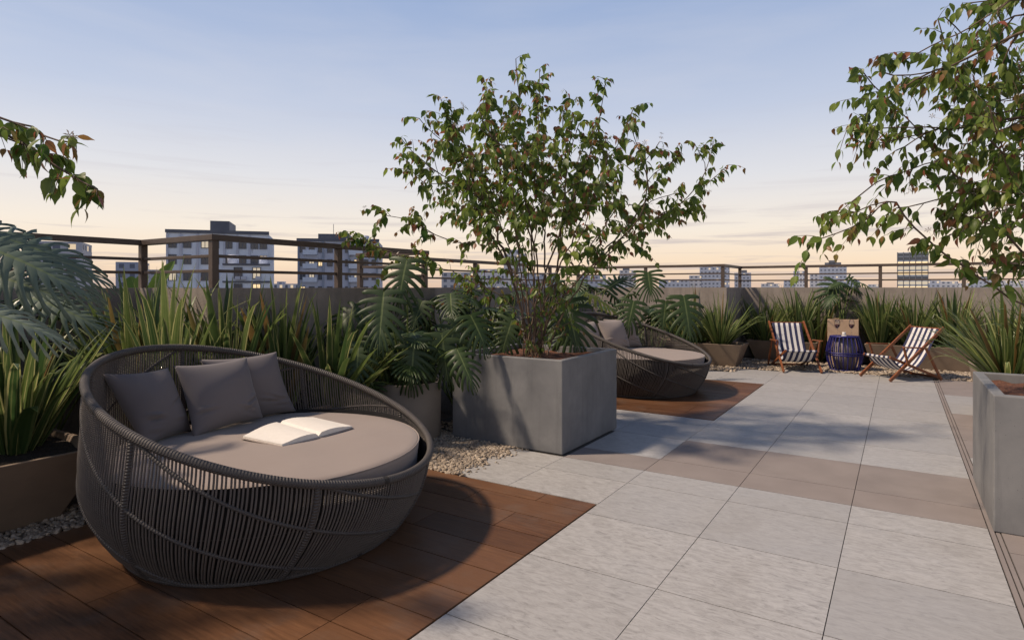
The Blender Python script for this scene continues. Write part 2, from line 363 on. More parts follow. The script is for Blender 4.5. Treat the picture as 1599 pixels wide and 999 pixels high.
for (x0, x1) in ((-4.3, -3.5), (-3.5, -2.7), (-2.7, -1.9)):   # beyond the far deck
    for y0, y1 in ((10.82, 11.21), (11.21, 12.01)): tile(x0, y0, x1, y1, 0)
tile(-2.7, 12.01, -1.9, 12.6, 0)
for y0, y1 in zip(YW[:-1], YW[1:]):                 # beyond the drain slot
    for x0, x1 in ((.565, 1.3), (1.3, 2.1), (2.1, 2.9), (2.9, 3.7)):
        dk = (3.9 < y0 < 6.3) or (7.2 < y0 < 9) or 11 < y0
        tile(x0, y0, x1, y1, 1 if dk else 0)
struct(tb.build('tile_paving', [M['tile'], M['tile_dark']]))
db = MB(); db.box((.506, -2.4, -.02), (.53, 13.0, -.001)); db.box((.538, -2.4, -.02), (.560, 13.0, -.004)); struct(db.build('drain_channel', M['tile_dark']))

def deck(name, x0, y0, x1, y1):
    b = MB(); y = y1; w = .281
    y -= .18; rows = [(y, y1)]
    while y > y0 + .01: rows.append((max(y - w, y0), y)); y -= w
    for (a, c) in rows:
        x = x1; first = True
        while x > x0 + .01:
            L = random.choice([.42, .9, 1.6]) if first else random.uniform(1.0, 1.9); first = False
            xa = max(x - L, x0)
            b.box((xa + .0024, a + .004, -.02), (x - .0024, c - .004, .004), 0, (random.random(), random.random(), 0)); x = xa
    return struct(b.build(name, M['deck']))
deck('wood_deck', -4.68, -.2, -1.905, 4.155)
deck('wood_deck', -4.72, 7.555, -1.905, 10.80)

# ---------------------------------------------------------------- pebbles
def ico(level):
    import bmesh
    bm = bmesh.new(); bmesh.ops.create_icosphere(bm, subdivisions=level, radius=1)
    v = np.array([x.co[:] for x in bm.verts]); f = np.array([[q.index for q in p.verts] for p in bm.faces]); bm.free(); return v, f
def pebbles(b, n, sampler, rad, level):
    v, f = ico(level); k = len(v)
    pos = np.array([sampler() for _ in range(n)])
    sc = rng.uniform(.6, 1.35, (n, 1, 3)) * np.array((1.2, .9, .6)) * rad * rng.uniform(.7, 1.3, (n, 1, 1))
    P = v[None] * (1 + rng.normal(0, .09, (n, k, 1))) * sc
    a = rng.uniform(0, 6.28, n); ca, sa = np.cos(a)[:, None], np.sin(a)[:, None]
    tl = rng.normal(0, .35, n)[:, None]
    Pz = P[..., 2] + P[..., 0] * tl
    Q = np.stack([P[..., 0] * ca - P[..., 1] * sa, P[..., 0] * sa + P[..., 1] * ca, Pz], -1) + pos[:, None]
    fa = (f[None] + (np.arange(n) * k)[:, None, None]).reshape(-1, 3)
    c = np.repeat(np.stack([rng.beta(2, 2, n), rng.random(n), rng.random(n)], -1), k, 0)
    b.add(Q.reshape(-1, 3), fa, None, 0, c)
def rect(x0, y0, x1, y1, z=.0, dz=.014, ok=None):
    def s():
        while True:
            x, y = random.uniform(x0, x1), random.uniform(y0, y1)
            if ok is None or ok(x, y): return (x, y, z + random.uniform(-.004, dz))
    return s
gb = MB()
pebbles(gb, 3300, rect(-5.12, .6, -4.67, 4.2), .018, 2)
def wedge(x, y):
    e = -3.26 + .06 * math.sin(y * 17) + random.gauss(0, .04)
    return x < e and not (x > -4.08 and y > 5.18) and (x + 4.5) ** 2 + (y - 4.95) ** 2 > .36 ** 2
pebbles(gb, 5200, rect(-4.9, 4.15, -3.1, 5.3, ok=wedge), .0155, 2)
pebbles(gb, 500, rect(-4.6, 5.3, -4.1, 7.2), .018, 1)
pebbles(gb, 420, rect(-3.6, 4.2, -3.1, 5.2, .0, .005, ok=lambda x, y: x < -3.17 + random.gauss(0, .07)), .012, 1)
def far_ok(x, y): return (y > 13.0 + random.gauss(0, .03)) or (x < -2.65 and y > 12.08 + random.gauss(0, .03)) or (x < -1.9 and y > 12.62)
pebbles(gb, 5200, rect(-4.3, 12.0, 1.6, 14.45, ok=far_ok), .032, 1)
tag(gb.build('gravel', M['stone'], smooth=True), 'loose beige pebbles filling the beds along the decks and planters', 'gravel', kind='stuff')

# ---------------------------------------------------------------- parapet wall and railing
K = .5; WT = 1.61
PL = [(-6.7, -5.5), (-6.7, 3.3), (-5.42, 3.3), (-5.42, 6.3), (-6.65, 6.3), (-6.65, 13.45), (-3.2, 13.45), (-3.2, 15.1), (6.8, 15.1)]
wb = MB(); h = .1
def offs(pts, d):
    out = []
    for i, p in enumerate(pts):
        p = np.array(p); ns = []
        if i > 0: t = norm(p - np.array(pts[i - 1])); ns.append(np.array((-t[1], t[0])))
        if i < len(pts) - 1: t = norm(np.array(pts[i + 1]) - p); ns.append(np.array((-t[1], t[0])))
        m = sum(ns); out.append(p + d * (m if len(ns) == 2 else ns[0]))
    return out
A_, B_ = offs(PL, -h), offs(PL, h)
for i in range(len(PL) - 1):
    a, b2, c, d = A_[i], A_[i + 1], B_[i + 1], B_[i]
    lo = [(*q, -.02) for q in (a, b2, c, d)]; hi = [(*q, WT) for q in (a, b2, c, d)]
    for f in ((0, 1, 5, 4), (2, 3, 7, 6), (4, 5, 6, 7)):
        v = lo + hi; wb.quad(*[v[k] for k in f])
wall = tag(wb.build('parapet_wall', M['plaster'], merge=True), 'brown plastered parapet wall zigzagging behind the planters under the railing', 'wall')
rl = empty('metal_railing', (-6.7, 3.3, WT)); tag(rl, 'dark bronze metal railing with three horizontal bars on the parapet wall', 'railing')
def railpart(b, name): 
    o = b.build(name, M['rail'], rl, loc=(-6.7, 3.3, WT), bevel=.004); o.location = (0, 0, 0); return o
zt = WT + K
for nm, z0, z1, hw in (('top_rail', zt - .055, zt, .045), ('middle_rail', WT + .285, WT + .315, .014), ('lower_rail', WT + .145, WT + .175, .014)):
    b = MB(); a, c = offs(PL, -hw), offs(PL, hw)
    for i in range(len(PL) - 1):
        b.hexa([(*a[i], z0), (*a[i + 1], z0), (*c[i + 1], z0), (*c[i], z0)], [(*a[i], z1), (*a[i + 1], z1), (*c[i + 1], z1), (*c[i], z1)])
    railpart(b, nm)
posts = list(PL[1:-1])
for i in range(len(PL) - 1):
    p, q = np.array(PL[i]), np.array(PL[i + 1]); n = max(1, round(np.linalg.norm(q - p) / 1.5))
    for k in range(1, n): posts.append(tuple(p + (q - p) * k / n))
for (x, y) in posts:
    b = MB(); w = .033; b.box((x - w, y - w, WT - .002), (x + w, y + w, zt - .055)); railpart(b, 'post')

# ---------------------------------------------------------------- planters
def square_planter(name, lab, cat, x0, y0, x1, y1, hgt, wall_t, soil_z, mat, soil, taper=0.0, group=None, rim=.0):
    """hollow tub; taper pulls the base in"""
    cx, cy = (x0 + x1) / 2, (y0 + y1) / 2
    root = empty(name, (cx, cy, -.0)); tag(root, lab, cat, group)
    b = MB(); t = wall_t
    def ring(ins, z): return [np.array(q) for q in ((x0 + ins - cx, y0 + ins - cy, z), (x1 - ins - cx, y0 + ins - cy, z), (x1 - ins - cx, y1 - ins - cy, z), (x0 + ins - cx, y1 - ins - cy, z))]
    rings = [ring(taper, 0), ring(0, hgt), ring(t, hgt), ring(t + .004 + taper * .15, soil_z - .03)]
    for a, c in zip(rings[:-1], rings[1:]):
        for i in range(4): j = (i + 1) % 4; b.quad(a[i], a[j], c[j], c[i])
    b.quad(*rings[0][::-1]); b.quad(*rings[3])
    b.build('tub', mat, root, bevel=.008)
    s = MB(); n = 14; i2 = t + .01 + taper * .12
    xs = np.linspace(x0 + i2 - cx, x1 - i2 - cx, n); ys = np.linspace(y0 + i2 - cy, y1 - i2 - cy, n)
    X, Y = np.meshgrid(xs, ys, indexing='ij'); s.grid(np.stack([X, Y, soil_z + rng.normal(0, .012, X.shape)], -1)); s.build('soil', soil, root, smooth=True)
    return root
square_planter('concrete_planter', 'large square grey concrete planter holding the tallest tree beside the near deck', 'planter', -4.08, 5.2, -2.74, 6.54, .91, .07, .85, M['concrete'], M['soil'], group='square concrete planters')
square_planter('concrete_planter', 'square grey concrete planter standing on tiles beyond the drain slot, beneath the right tree', 'planter', .525, 5.11, 1.87, 6.46, .905, .07, .84, M['concrete'], M['soil'], group='square concrete planters')
TG = 'tapered tan planters'
square_planter('tapered_planter', 'tapered tan planter of flax at the left edge beside the near daybed', 'planter', -5.95, -2.2, -4.72, 2.12, .5, .035, .46, M['tan'], M['darksoil'], .24, TG)
square_planter('tapered_planter', 'tapered tan planter by the far daybed, ending on the gravel corner', 'planter', -4.9, 12.52, -2.62, 13.25, .47, .035, .43, M['tan'], M['darksoil'], .16, TG)
square_planter('tapered_planter', 'small pale tapered planter behind the deckchair facing the far daybed', 'planter', -2.86, 14.15, -1.45, 14.9, .45, .035, .41, M['tan'], M['darksoil'], .16, TG)
square_planter('tapered_planter', 'long tapered planter behind the deckchair on the right of the blue drum', 'planter', -.6, 14.15, 1.45, 14.9, .47, .035, .43, M['tan'], M['darksoil'], .14, TG)
square_planter('tapered_planter', 'tan planter with bristling striped flax directly behind the right concrete planter', 'planter', .8, 8.5, 2.0, 10.5, .6, .035, .55, M['tan'], M['darksoil'], .1, TG)
square_planter('tapered_planter', 'low tan planter hidden between near daybed and bump of parapet wall', 'planter', -5.3, 2.35, -4.78, 4.35, .45, .03, .41, M['tan'], M['darksoil'], .05, TG)
square_planter('planter_box', 'tall bronze box planter standing behind the blue drum table', 'planter', -1.27, 14.25, -.70, 14.85, .95, .03, .9, M['bronze_box'], M['darksoil'])
# round pot
pot = empty('round_pot', (-4.5, 4.95, 0)); tag(pot, 'round grey cylindrical pot of monstera between daybed and concrete planter', 'pot')
b = MB(); b.lathe([(0, 0), (.345, 0), (.355, .01), (.365, .6), (.36, .61), (.335, .61), (.33, .6), (.325, .5)], 64); b.build('vessel', M['pot'], pot, smooth=True)
b = MB(); b.lathe([(.0, .53), (.2, .535), (.328, .52)], 40); b.build('soil', M['darksoil'], pot, smooth=True)

# ---------------------------------------------------------------- daybeds
def zrim(a): return .81 - .35 * math.cos(a - R_(20))
def zr(a): return .81 - .35 * np.cos(a - R_(20))
def rprof(z):
    z = np.maximum(z, 0); return .84 + .225 * np.sin(np.minimum(z / .5, 1) * math.pi / 2) ** .8 - .07 * np.maximum(z - .6, 0)
def shell(a, s, dr=0.0):
    a = np.asarray(a, float); s = np.asarray(s, float); z = zr(a) * s; r = rprof(z) + dr; return np.stack([r * np.cos(a), r * np.sin(a), z + .012], -1)
def make_daybed(loc):
    root = empty('daybed', loc)
    n = 180; A = np.arange(n) * 2 * math.pi / n
    b = MB(); b.tube(shell(A, np.ones(n)), .025, 12, closed=True); b.build('rim', M['band'], root, smooth=True)
    b = MB(); b.tube(np.stack([.845 * np.cos(A), .845 * np.sin(A), np.full(n, .018)], -1), .017, 8, closed=True); b.build('base_ring', M['band'], root, smooth=True)
    b = MB(); nr = 320
    for k in range(nr):
        a = 2 * math.pi * k / nr + random.gauss(0, .0012); sg = 13; s = np.linspace(0.0, 1, sg)
        sh = -.16 * (1 - s) ** 2 * (1 if True else 0)
        b.tube(shell(a + sh, s, .0), .0060, 6, cap=False)
    b.build('rope_weave', M['rope'], root, smooth=True)
    np_ = 7
    for k in range(np_):
        a0 = R_(-75) + k * 2 * math.pi / np_
        s = np.linspace(0, 1, 20); b = MB(); b.tube(shell(a0 - .16 * (1 - s) ** 2, s, .002), .0165, 8); b.build('upright', M['band'], root, smooth=True)
        aa = np.linspace(0, R_(112), 46); b = MB(); b.tube(shell(a0 + aa, np.clip(1 - aa / R_(112), 0, 1), .003), .0105, 8); b.build('spiral_band', M['band'], root, smooth=True)
    # added dark sheet standing in for the shade behind the lower ropes
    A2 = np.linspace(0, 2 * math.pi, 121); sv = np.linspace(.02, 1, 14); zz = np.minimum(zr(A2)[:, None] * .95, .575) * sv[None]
    rr_ = rprof(zz) - .042; b = MB(); b.grid(np.stack([rr_ * np.cos(A2)[:, None], rr_ * np.sin(A2)[:, None], zz + .012], -1)); b.build('shade_sheet', M['shade_sheet'], root, True)
    # seat platform and mattress
    b = MB(); b.lathe([(0, .30), (.98, .30), (.99, .315), (.98, .33), (0, .33)], 72); b.build('seat_platform', M['band'], root, smooth=False)
    zt = .575; prof = [(0, .335), (.9, .335), (.955, .345), (.972, .37), (.975, .45), (.985, .53), (.985, .555), (.97, .567), (.93, .573), (.85, zt + .001), (.76, zt + .004), (.66, zt + .007), (.55, zt + .009), (.42, zt + .010), (.28, zt + .011), (.14, zt + .012), (0, zt + .012)]
    b = MB(); b.lathe(prof, 96); mv = b.v[0]; top = mv[:, 2] > zt - .003; mv[top, 2] += .006 * np.sin(mv[top, 0] * 7 + 1.3 * np.sin(mv[top, 1] * 5)) * np.cos(mv[top, 1] * 6.3 + .7) - .012 * np.exp(-((mv[top, 0] + .35) ** 2 + (mv[top, 1] - .1) ** 2) / .08); b.build('mattress', M['mattress'], root, smooth=True)
    b = MB(); b.tube(np.stack([.985 * np.cos(A), .985 * np.sin(A), np.full(n, .560)], -1), .005, 6, closed=True)
    b.build('piping', M['mattress'], root, smooth=True)
    return root
BED1 = np.array((-3.58, 2.59, .004)); BED2 = np.array((-3.47, 9.2, .004))
bed = make_daybed(BED1); tag(bed, 'round dark rope daybed nearest the camera with an open book on it', 'daybed', 'round rope daybeds')
bed2 = copy_tree(bed); bed2.location = BED2; bed2.rotation_euler = (0, 0, R_(-25)); tag(bed2, 'round rope daybed on the far deck, half hidden by the concrete planter', 'daybed', 'round rope daybeds')

def pillow_mesh(c, thick, seed):
    """c = BL, BR, TR, TL corner points"""
    r = np.random.default_rng(seed); n = 41
    u = np.linspace(-1, 1, n); U, V = np.meshgrid(u, u, indexing='ij')
    pin = .085
    Ux = U * (1 - pin * (1 - V ** 2)); Vx = V * (1 - pin * (1 - U ** 2))
    BL, BR, TR, TL = [np.array(q) for q in c]
    P = ((1 - Ux)[..., None] * (1 - Vx)[..., None] * BL + (1 + Ux)[..., None] * (1 - Vx)[..., None] * BR + (1 + Ux)[..., None] * (1 + Vx)[..., None] * TR + (1 - Ux)[..., None] * (1 + Vx)[..., None] * TL) / 4
    nrm = norm(np.cross(BR - BL, TL - BL))
    T = np.clip((1 - np.abs(U) ** 2.2) * (1 - np.abs(V) ** 2.2), 0, 1) ** .55
    T = T * (1 + .05 * np.sin(3 * U + 1.5 * V + seed) + .04 * np.sin(5 * V - 2 * U))
    # creases
    cr = np.zeros_like(U)
    for _ in range(5):
        cu, cv = r.choice([-1, 1]) * r.uniform(.35, .8), -r.uniform(.1, .8); an = r.uniform(-.5, .5)
        x = (U - cu) * math.cos(an) + (V - cv) * math.sin(an); y = -(U - cu) * math.sin(an) + (V - cv) * math.cos(an)
        cr += r.uniform(.4, 1) * np.exp(-(x / .28) ** 2) * (np.exp(-((y - .05) / .05) ** 2) - 1.2 * np.exp(-(y / .045) ** 2))
    edge = np.clip((1 - U ** 2) * (1 - V ** 2) * 3, 0, 1)
    b = MB()
    f = P + nrm * (thick * (T + .2 * cr * edge))[..., None]
    k = P - nrm * (thick * .8 * T)[..., None]
    b.grid(f); b.grid(k[::-1])
    return b
def pillow(c, thick, seed, lab, group, mat):
    c = [np.array(q) for q in c]; loc = (c[0] + c[1]) / 2
    b = pillow_mesh(c, thick, seed); o = b.build('pillow', mat, None, True, loc, merge=True); tag(o, lab, 'pillow', group); return o
PC = [[at(227, 700, 3.97), at(300, 673, 4.37), at(263, 574, 4.3), at(158, 583, 3.93)],
      [at(302, 685, 4.2), at(412, 652, 4.72), at(386, 557, 4.78), at(272, 571, 4.28)],
      [at(352, 668, 4.7), at(463, 642, 5.06), at(432, 549, 5.0), at(312, 561, 4.62)]]
LB = ['dark grey pillow leaning in the left curve of the near daybed', 'taupe pillow in the middle front of three on the near daybed', 'grey pillow half hidden behind the middle pillow on the near daybed']
LB2 = ['pale pillow half cut off by leaves at the left of the far daybed', 'square taupe pillow in front on the far daybed', 'taupe pillow tucked behind the front pillow on the far daybed']
for i, c in enumerate(PC):
    o = pillow(c, .115, i + 3, LB[i], 'pillows on the daybeds', M['pillow'])
    q = o.copy(); q.data = o.data.copy(); q.data.materials.clear(); q.data.materials.append(M['pillow_light']); COL.objects.link(q)
    rel = Vector(o.location) - Vector(BED1); rel.rotate(Matrix.Rotation(R_(-25), 3, 'Z')); q.location = Vector(BED2) + rel; q.rotation_euler = (0, 0, R_(-25)); q['label'] = LB2[i]

# ---------------------------------------------------------------- open book
zb = .592
c = [atz(380, 684, zb), atz(441, 697, zb), atz(498, 683, zb), atz(550, 668, zb), atz(489, 654, zb), atz(437, 664, zb)]
# left page block: 0,1,2,5 ; right: 2,3,4,5
bk = empty('open_book', (*((c[2] + c[5]) / 2)[:2], zb)); tag(bk, 'open white paged book lying face up on the near mattress', 'book')
o0 = np.array(bk.location)
def page_block(e0, e1, s0, s1, sign):
    b = MB(); n = 12; top = []; bot = []
    for i in range(n + 1):
        t = i / n; hgt = .016 + .022 * math.sin(t * 2.4) ** 1.3 if t < .93 else .016 + .022 * math.sin(t * 2.4) ** 1.3 - (t - .93) / .07 * .018
        p, q = e0 + (s0 - e0) * t, e1 + (s1 - e1) * t
        top.append([p + (0, 0, hgt), q + (0, 0, hgt)]); bot.append([p + (0, 0, .004), q + (0, 0, .004)])
    top, bot = np.array(top) - o0, np.array(bot) - o0
    b.grid(top); b.grid(bot[::-1]); b.grid(np.stack([top[:, 0], bot[:, 0]], 1)); b.grid(np.stack([bot[:, 1], top[:, 1]], 1)); b.grid(np.stack([bot[0], top[0]], 0))
    return b.build('page_block', M['paper'], bk, False, merge=True)
def q4(i): return c[i] * 1.0
page_block(q4(0), q4(1), q4(5), q4(2), 1); page_block(q4(3), q4(4), q4(2), q4(5), 1)
b = MB()
ct = sum(c) / 6
cc = [ct + (p - ct) * 1.035 - o0 for p in c]
for ids in ((0, 1, 2, 5), (2, 3, 4, 5)):
    b.hexa([cc[k] + (0, 0, -.002) for k in ids], [cc[k] + (0, 0, .0035) for k in ids])
b.build('cover', M['cover'], bk)

# ---------------------------------------------------------------- deckchairs
def make_deckchair():
    root = empty('deckchair')
    W = M['chair_wood']
    TOP = np.array((-.56, 0, .885)); FOOT = np.array((.5, 0, .015)); SB = np.array((.43, 0, .405)); REAR = np.array((-.60, 0, .015))
    def lerp(a, c, t): return a + (c - a) * t
    for s in (-1, 1):
        y = np.array((0, s * .335, 0)); b = MB(); b.bar(FOOT + y, TOP + y + (TOP - FOOT) * .03, .03, .052); b.build('side_rail', W, root, bevel=.005)
        y2 = np.array((0, s * .29, 0)); b = MB(); b.bar(REAR + y2, SB + y2 + (SB - REAR) * .03, .028, .045); b.build('seat_rail', W, root, bevel=.005)
        y3 = np.array((0, s * .375, 0)); hinge = lerp(FOOT, TOP, .64)
        b = MB(); b.bar(np.array((-.50, s * .375, .01)), hinge + y3, .026, .042); b.build('rear_strut', W, root, bevel=.005)
        b = MB(); b.bar(hinge + np.array((.04, s * .40, .0)), np.array((.30, s * .40, hinge[2] + .02)), .05, .022); ar = b.build('armrest', W, root, bevel=.006)
        b = MB(); b.bar(np.array((.26, s * .378, hinge[2] + .005)), np.array((.16, s * .365, .27)), .026, .035); b.build('arm_support', W, root, bevel=.004)
        b = MB(); p = hinge + np.array((0, s * .40, 0)); b.tube([p - (0, .02, 0), p + (0, .02, 0)], .012, 8); b.build('bolt', M['brass'], root)
    for nm, p, w in (('top_bar', TOP, .335), ('front_bar', SB, .29), ('rear_bar', lerp(REAR, SB, .07), .29)):
        b = MB(); b.bar(p + (0, -w, 0), p + (0, w, 0), .034, .034, up=(0, 0, 1)); b.build(nm, W, root, bevel=.006)
    # canvas sling hanging from top bar to front bar
    a, c2 = TOP + (.018, 0, .0), SB + (0.0, 0, .018); n = 28; t = np.linspace(0, 1, n); ctrl = [a, np.array((-.24, 0, .26)), np.array((.0, 0, -.12)), c2]
    cur = ((1 - t) ** 3)[:, None] * ctrl[0] + (3 * t * (1 - t) ** 2)[:, None] * ctrl[1] + (3 * t * t * (1 - t))[:, None] * ctrl[2] + (t ** 3)[:, None] * ctrl[3]
    cur = np.concatenate([cur, SB + np.array([(.012, 0, .019), (.024, 0, .006), (.022, 0, -.012), (.006, 0, -.022)])]); n = len(cur); t = np.linspace(0, 1, n)
    m = 23; yy = np.linspace(-.285, .285, m); G = np.zeros((m, n, 3)); G[..., :] = cur[None]; G[..., 1] = yy[:, None]
    G[..., 2] += (.018 * (np.abs(yy) / .285) ** 2)[:, None] * np.sin(t * math.pi)[None]
    uv = np.stack(np.meshgrid(np.linspace(0, 1, m), t, indexing='ij'), -1)
    b = MB(); b.grid(G, uv); o = b.build('canvas_sling', M['stripe'], root, True)
    sd = o.modifiers.new('thickness', 'SOLIDIFY'); sd.thickness = .004
    return root
CG = 'striped deckchairs by the blue drum'
ch = make_deckchair(); tag(ch, 'navy and white striped deckchair facing forward, left of the blue drum', 'deckchair', CG)
def place_chair(o, fl, fr, face):
    m = (np.array(fl) + np.array(fr)) / 2; f = norm(face); o.location = (m[0] - .5 * f[0], m[1] - .5 * f[1], .002); o.rotation_euler = (0, 0, math.atan2(f[1], f[0]))
place_chair(ch, (-1.87, 12.42), (-1.19, 12.68), (.40, -.92))
ch2 = copy_tree(ch); tag(ch2, 'navy and white striped deckchair turned sideways to the left, beside the tall flax', 'deckchair', CG)
place_chair(ch2, (-.64, 12.62), (-.10, 12.24), (-.72, -.69))

# ---------------------------------------------------------------- drum table, glasses, candle
dr = empty('drum_table', (-.90, 13.42, .012)); tag(dr, 'blue rope drum shaped side table carrying two wine glasses', 'side table')
def dprof(z): return .24 + .075 * math.sin(math.pi * (z / .66))
b = MB()
for k in range(24):
    a = 2 * math.pi * k / 24
    if 1: b.tube([(dprof(z) * math.cos(a), dprof(z) * math.sin(a), z) for z in np.linspace(0.01, .65, 11)], .0125, 6, cap=False)
b.build('rope_cage', M['drum'], dr, True)
A = np.arange(48) * 2 * math.pi / 48
for nm, z in (('base_ring', .014), ('hoop', .30), ('hoop', .34), ('top_ring', .648)):
    b = MB(); r = dprof(z) + .004; b.tube(np.stack([r * np.cos(A), r * np.sin(A), np.full(48, z)], -1), .014, 8, closed=True); b.build(nm, M['drum'], dr, True)
b = MB(); b.lathe([(0, .0), (.17, .0), (.2, .33), (.17, .645), (0, .645)], 32); b.build('core', M['drumin'], dr, True)
b = MB(); b.lathe([(0, .64), (.245, .64), (.25, .65), (.245, .662), (0, .664)], 40); b.build('table_top', M['drum'], dr, True)
ztop = .012 + .664
def glass(lab, x, y):
    g = empty('wine_glass', (x, y, ztop)); g.scale = (1.12, 1.12, 1.2); tag(g, lab, 'wine glass', 'wine glasses on the drum')
    b = MB(); b.lathe([(0, .0), (.036, .001), (.036, .004), (.01, .008), (.005, .02), (.0045, .1), (.012, .115), (.036, .14), (.046, .17), (.045, .2), (.036, .255), (.0345, .255), (.043, .2), (.044, .17), (.034, .142), (.01, .119), (0, .117)], 24); b.build('glass_bowl', M['glass'], g, True)
    b = MB(); b.lathe([(0, .1185), (.009, .1205), (.0325, .143), (.0425, .17), (.0425, .182), (0, .182)], 24); b.build('wine', M['wine'], g, True)
glass('wine glass on the left side of the blue drum top', -1.02, 13.36); glass('wine glass on the right side of the blue drum top', -.78, 13.46)
cd = empty('candle', (-.90, 13.30, ztop)); tag(cd, 'small white candle on a dish between the wine glasses', 'candle')
b = MB(); b.lathe([(0, 0), (.045, 0), (.05, .008), (.045, .012), (0, .012)], 24); b.build('dish', M['wax'], cd, True)
b = MB(); b.tube([(0, 0, .07), (0, 0, .085)], .002, 5); b.build('wick', M['btrim'], cd)
b = MB(); b.lathe([(0, .010), (.03, .010), (.031, .07), (.028, .074), (0, .072)], 24); b.build('wax', M['wax'], cd, True)

# ---------------------------------------------------------------- flax plants
def flax(lab, pos, n=60, L=1.0, spread=.5, w=.036, seed=0, base=.12, mg=.8, group='flax plants in the planters', lean=(0, 0)):
    r = np.random.default_rng(seed + 100); b = MB(); k = 9; t = np.linspace(0, 1, k)
    for i in range(n):
        az = r.uniform(0, 2 * math.pi); rad = math.sqrt(r.random()); tilt = rad * spread + r.normal(0, .06)
        l = L * r.uniform(.62, 1.08) * (1 - .12 * rad); d = np.array((math.cos(az), math.sin(az), 0))
        d2 = d + np.array((lean[0], lean[1], 0)); 
        lk = np.array((lean[0] * .35 * r.random(), lean[1] * .35 * r.random(), 0)) ; d2 = d2 + lk; p0 = np.array((d[0] * base * rad, d[1] * base * rad, -.02))
        th = tilt + (t ** 1.6) * r.uniform(.02, .55) * (.4 + rad) + (t ** 5) * r.choice([0, 0, 0, .9, 1.8]) * rad
        th = np.minimum(th, 2.6)
        ds = l / (k - 1); hx = np.concatenate([[0], np.cumsum(np.sin(th[:-1]) * ds)]); hz = np.concatenate([[0], np.cumsum(np.cos(th[:-1]) * ds)])
        mid = p0 + hx[:, None] * d2 + hz[:, None] * np.array((0, 0, 1))
        tw = r.normal(0, .9); sd0 = np.array((-d[1], d[0], 0)); 
        sd = sd0 * math.cos(tw) + np.array((0, 0, 1)) * math.sin(tw) * .4 + d * math.sin(tw) * .6
        ww = w * r.uniform(.6, 1.2) * np.clip(np.minimum(.55 + t * 2.2, 1.0) * (1 - t ** 2.6) ** .8, .02, 1)
        nr = norm(np.cross(sd, (0, 0, 1.))) ; up = d * -.5 * 0 + nr
        v = np.stack([mid - sd * ww[:, None] / 1 + up * ww[:, None] * .35, mid, mid + sd * ww[:, None] + up * ww[:, None] * .35], 1)
        uv = np.stack(np.broadcast_arrays(np.array([0, .5, 1.])[None], t[:, None]), -1)
        cc = (np.clip(r.normal(.45, .36), 0, 1), mg * r.choice([0.15, .6, 1]), (r.random() < .05) * r.uniform(.5, 1))
        b.grid(v, uv, 0, np.broadcast_to(np.array(cc), (k, 3, 3)))
    o = b.build('flax_plant', M['flax'], None, True); o.location = pos; tag(o, lab, 'flax plant', group); return o
fl = [
 ('broad leaved dark flax rising from the left planter at the picture edge', (-5.5, 1.0, .45), 70, 1.14, .42, 0.055),
 ('flax with a brown dying leaf at the right end of the left planter', (-5.28, 1.72, .45), 78, 1.14, .5, 0.051),
 ('flax growing in the nook of the wall left of the near daybed', (-5.6, 2.75, .02), 78, 1.93, .32, 0.051),
 ('dark upright flax behind the tallest part of the near daybed rim', (-5.14, 2.72, .4), 90, 1.43, .42, 0.048),
 ('flax with an orange striped leaf behind the middle of the near daybed', (-5.14, 3.25, .4), 98, 1.45, .42, 0.048),
 ('yellow edged flax behind the right pillows of the near daybed', (-5.14, 3.8, .4), 98, 1.41, .55, 0.048),
 ('leaning flax between the near daybed and the round pot monstera', (-4.98, 4.3, .3), 98, 1.38, .8, 0.044),
 ('dark flax in the shade against the wall behind the concrete planter', (-5.3, 7.3, .0), 58, 1.56, .45, 0.051),
 ('flax behind the rim of the far daybed, left of the bluish leaf', (-4.7, 11.2, .0), 62, 1.40, .55, 0.041),
 ('flax at the left end of the planter by the far daybed', (-3.95, 12.88, .42), 87, 1.16, .7, 0.039),
 ('bushy pale striped flax at the right end of the planter by the far daybed', (-3.1, 12.88, .42), 117, 1.16, .8, 0.039),
 ('light flax in the small pale planter behind the left deckchair', (-2.5, 14.5, .4), 67, 1.14, .6, 0.041),
 ('dark flax behind the top bar of the left deckchair', (-1.85, 14.55, .4), 92, 1.35, .48, 0.041),
 ('flax against the wall left of the tall bronze box', (-1.5, 14.75, .02), 58, 1.66, .42, 0.041),
 ('tall pale striped flax just right of the tall bronze box', (-.35, 14.5, .42), 97, 1.27, .5, 0.043),
 ('flax with drooping tips behind the right deckchair canvas', (.25, 14.5, .42), 97, 1.25, .62, 0.044),
 ('flax at the right end of the long planter near the corner', (.9, 14.5, .42), 97, 1.27, .58, 0.043),
 ('bristling yellow striped flax spilling left toward the right deckchair', (1.05, 8.95, .54), 150, 1.16, .82, 0.034),
 ('tall flax at the right picture edge behind the right concrete planter', (1.55, 8.9, .54), 140, 1.4, .55, 0.036),
 ('tall dark flax against the far wall right of the wall corner', (-2.75, 14.93, .0), 75, 1.66, .34, .034),
 ('tall flax against the far wall behind the left deckchair canvas', (-2.15, 14.93, .0), 75, 1.7, .34, .034),
 ('tall flax against the far wall between bronze box and right deckchair', (-.1, 14.95, .0), 75, 1.7, .34, .034),
 ('tall flax against the far wall behind the right deckchair top bar', (.55, 14.95, .0), 75, 1.68, .36, .034),
 ('tall flax against the far wall beyond the right end of the planters', (1.6, 14.8, .0), 85, 1.7, .42, .034),
 ('tall flax against the short wall beside the far daybed', (-3.75, 13.28, .0), 80, 1.66, .4, .034),
 ('low flax filling the bed between the round pot and the parapet wall', (-5.05, 4.95, .0), 95, 1.5, .55, .036),
 ('flax clump squeezed against the wall left of the dark corner monstera', (-6.1, 1.35, .3), 70, 1.25, .45, .036),
]
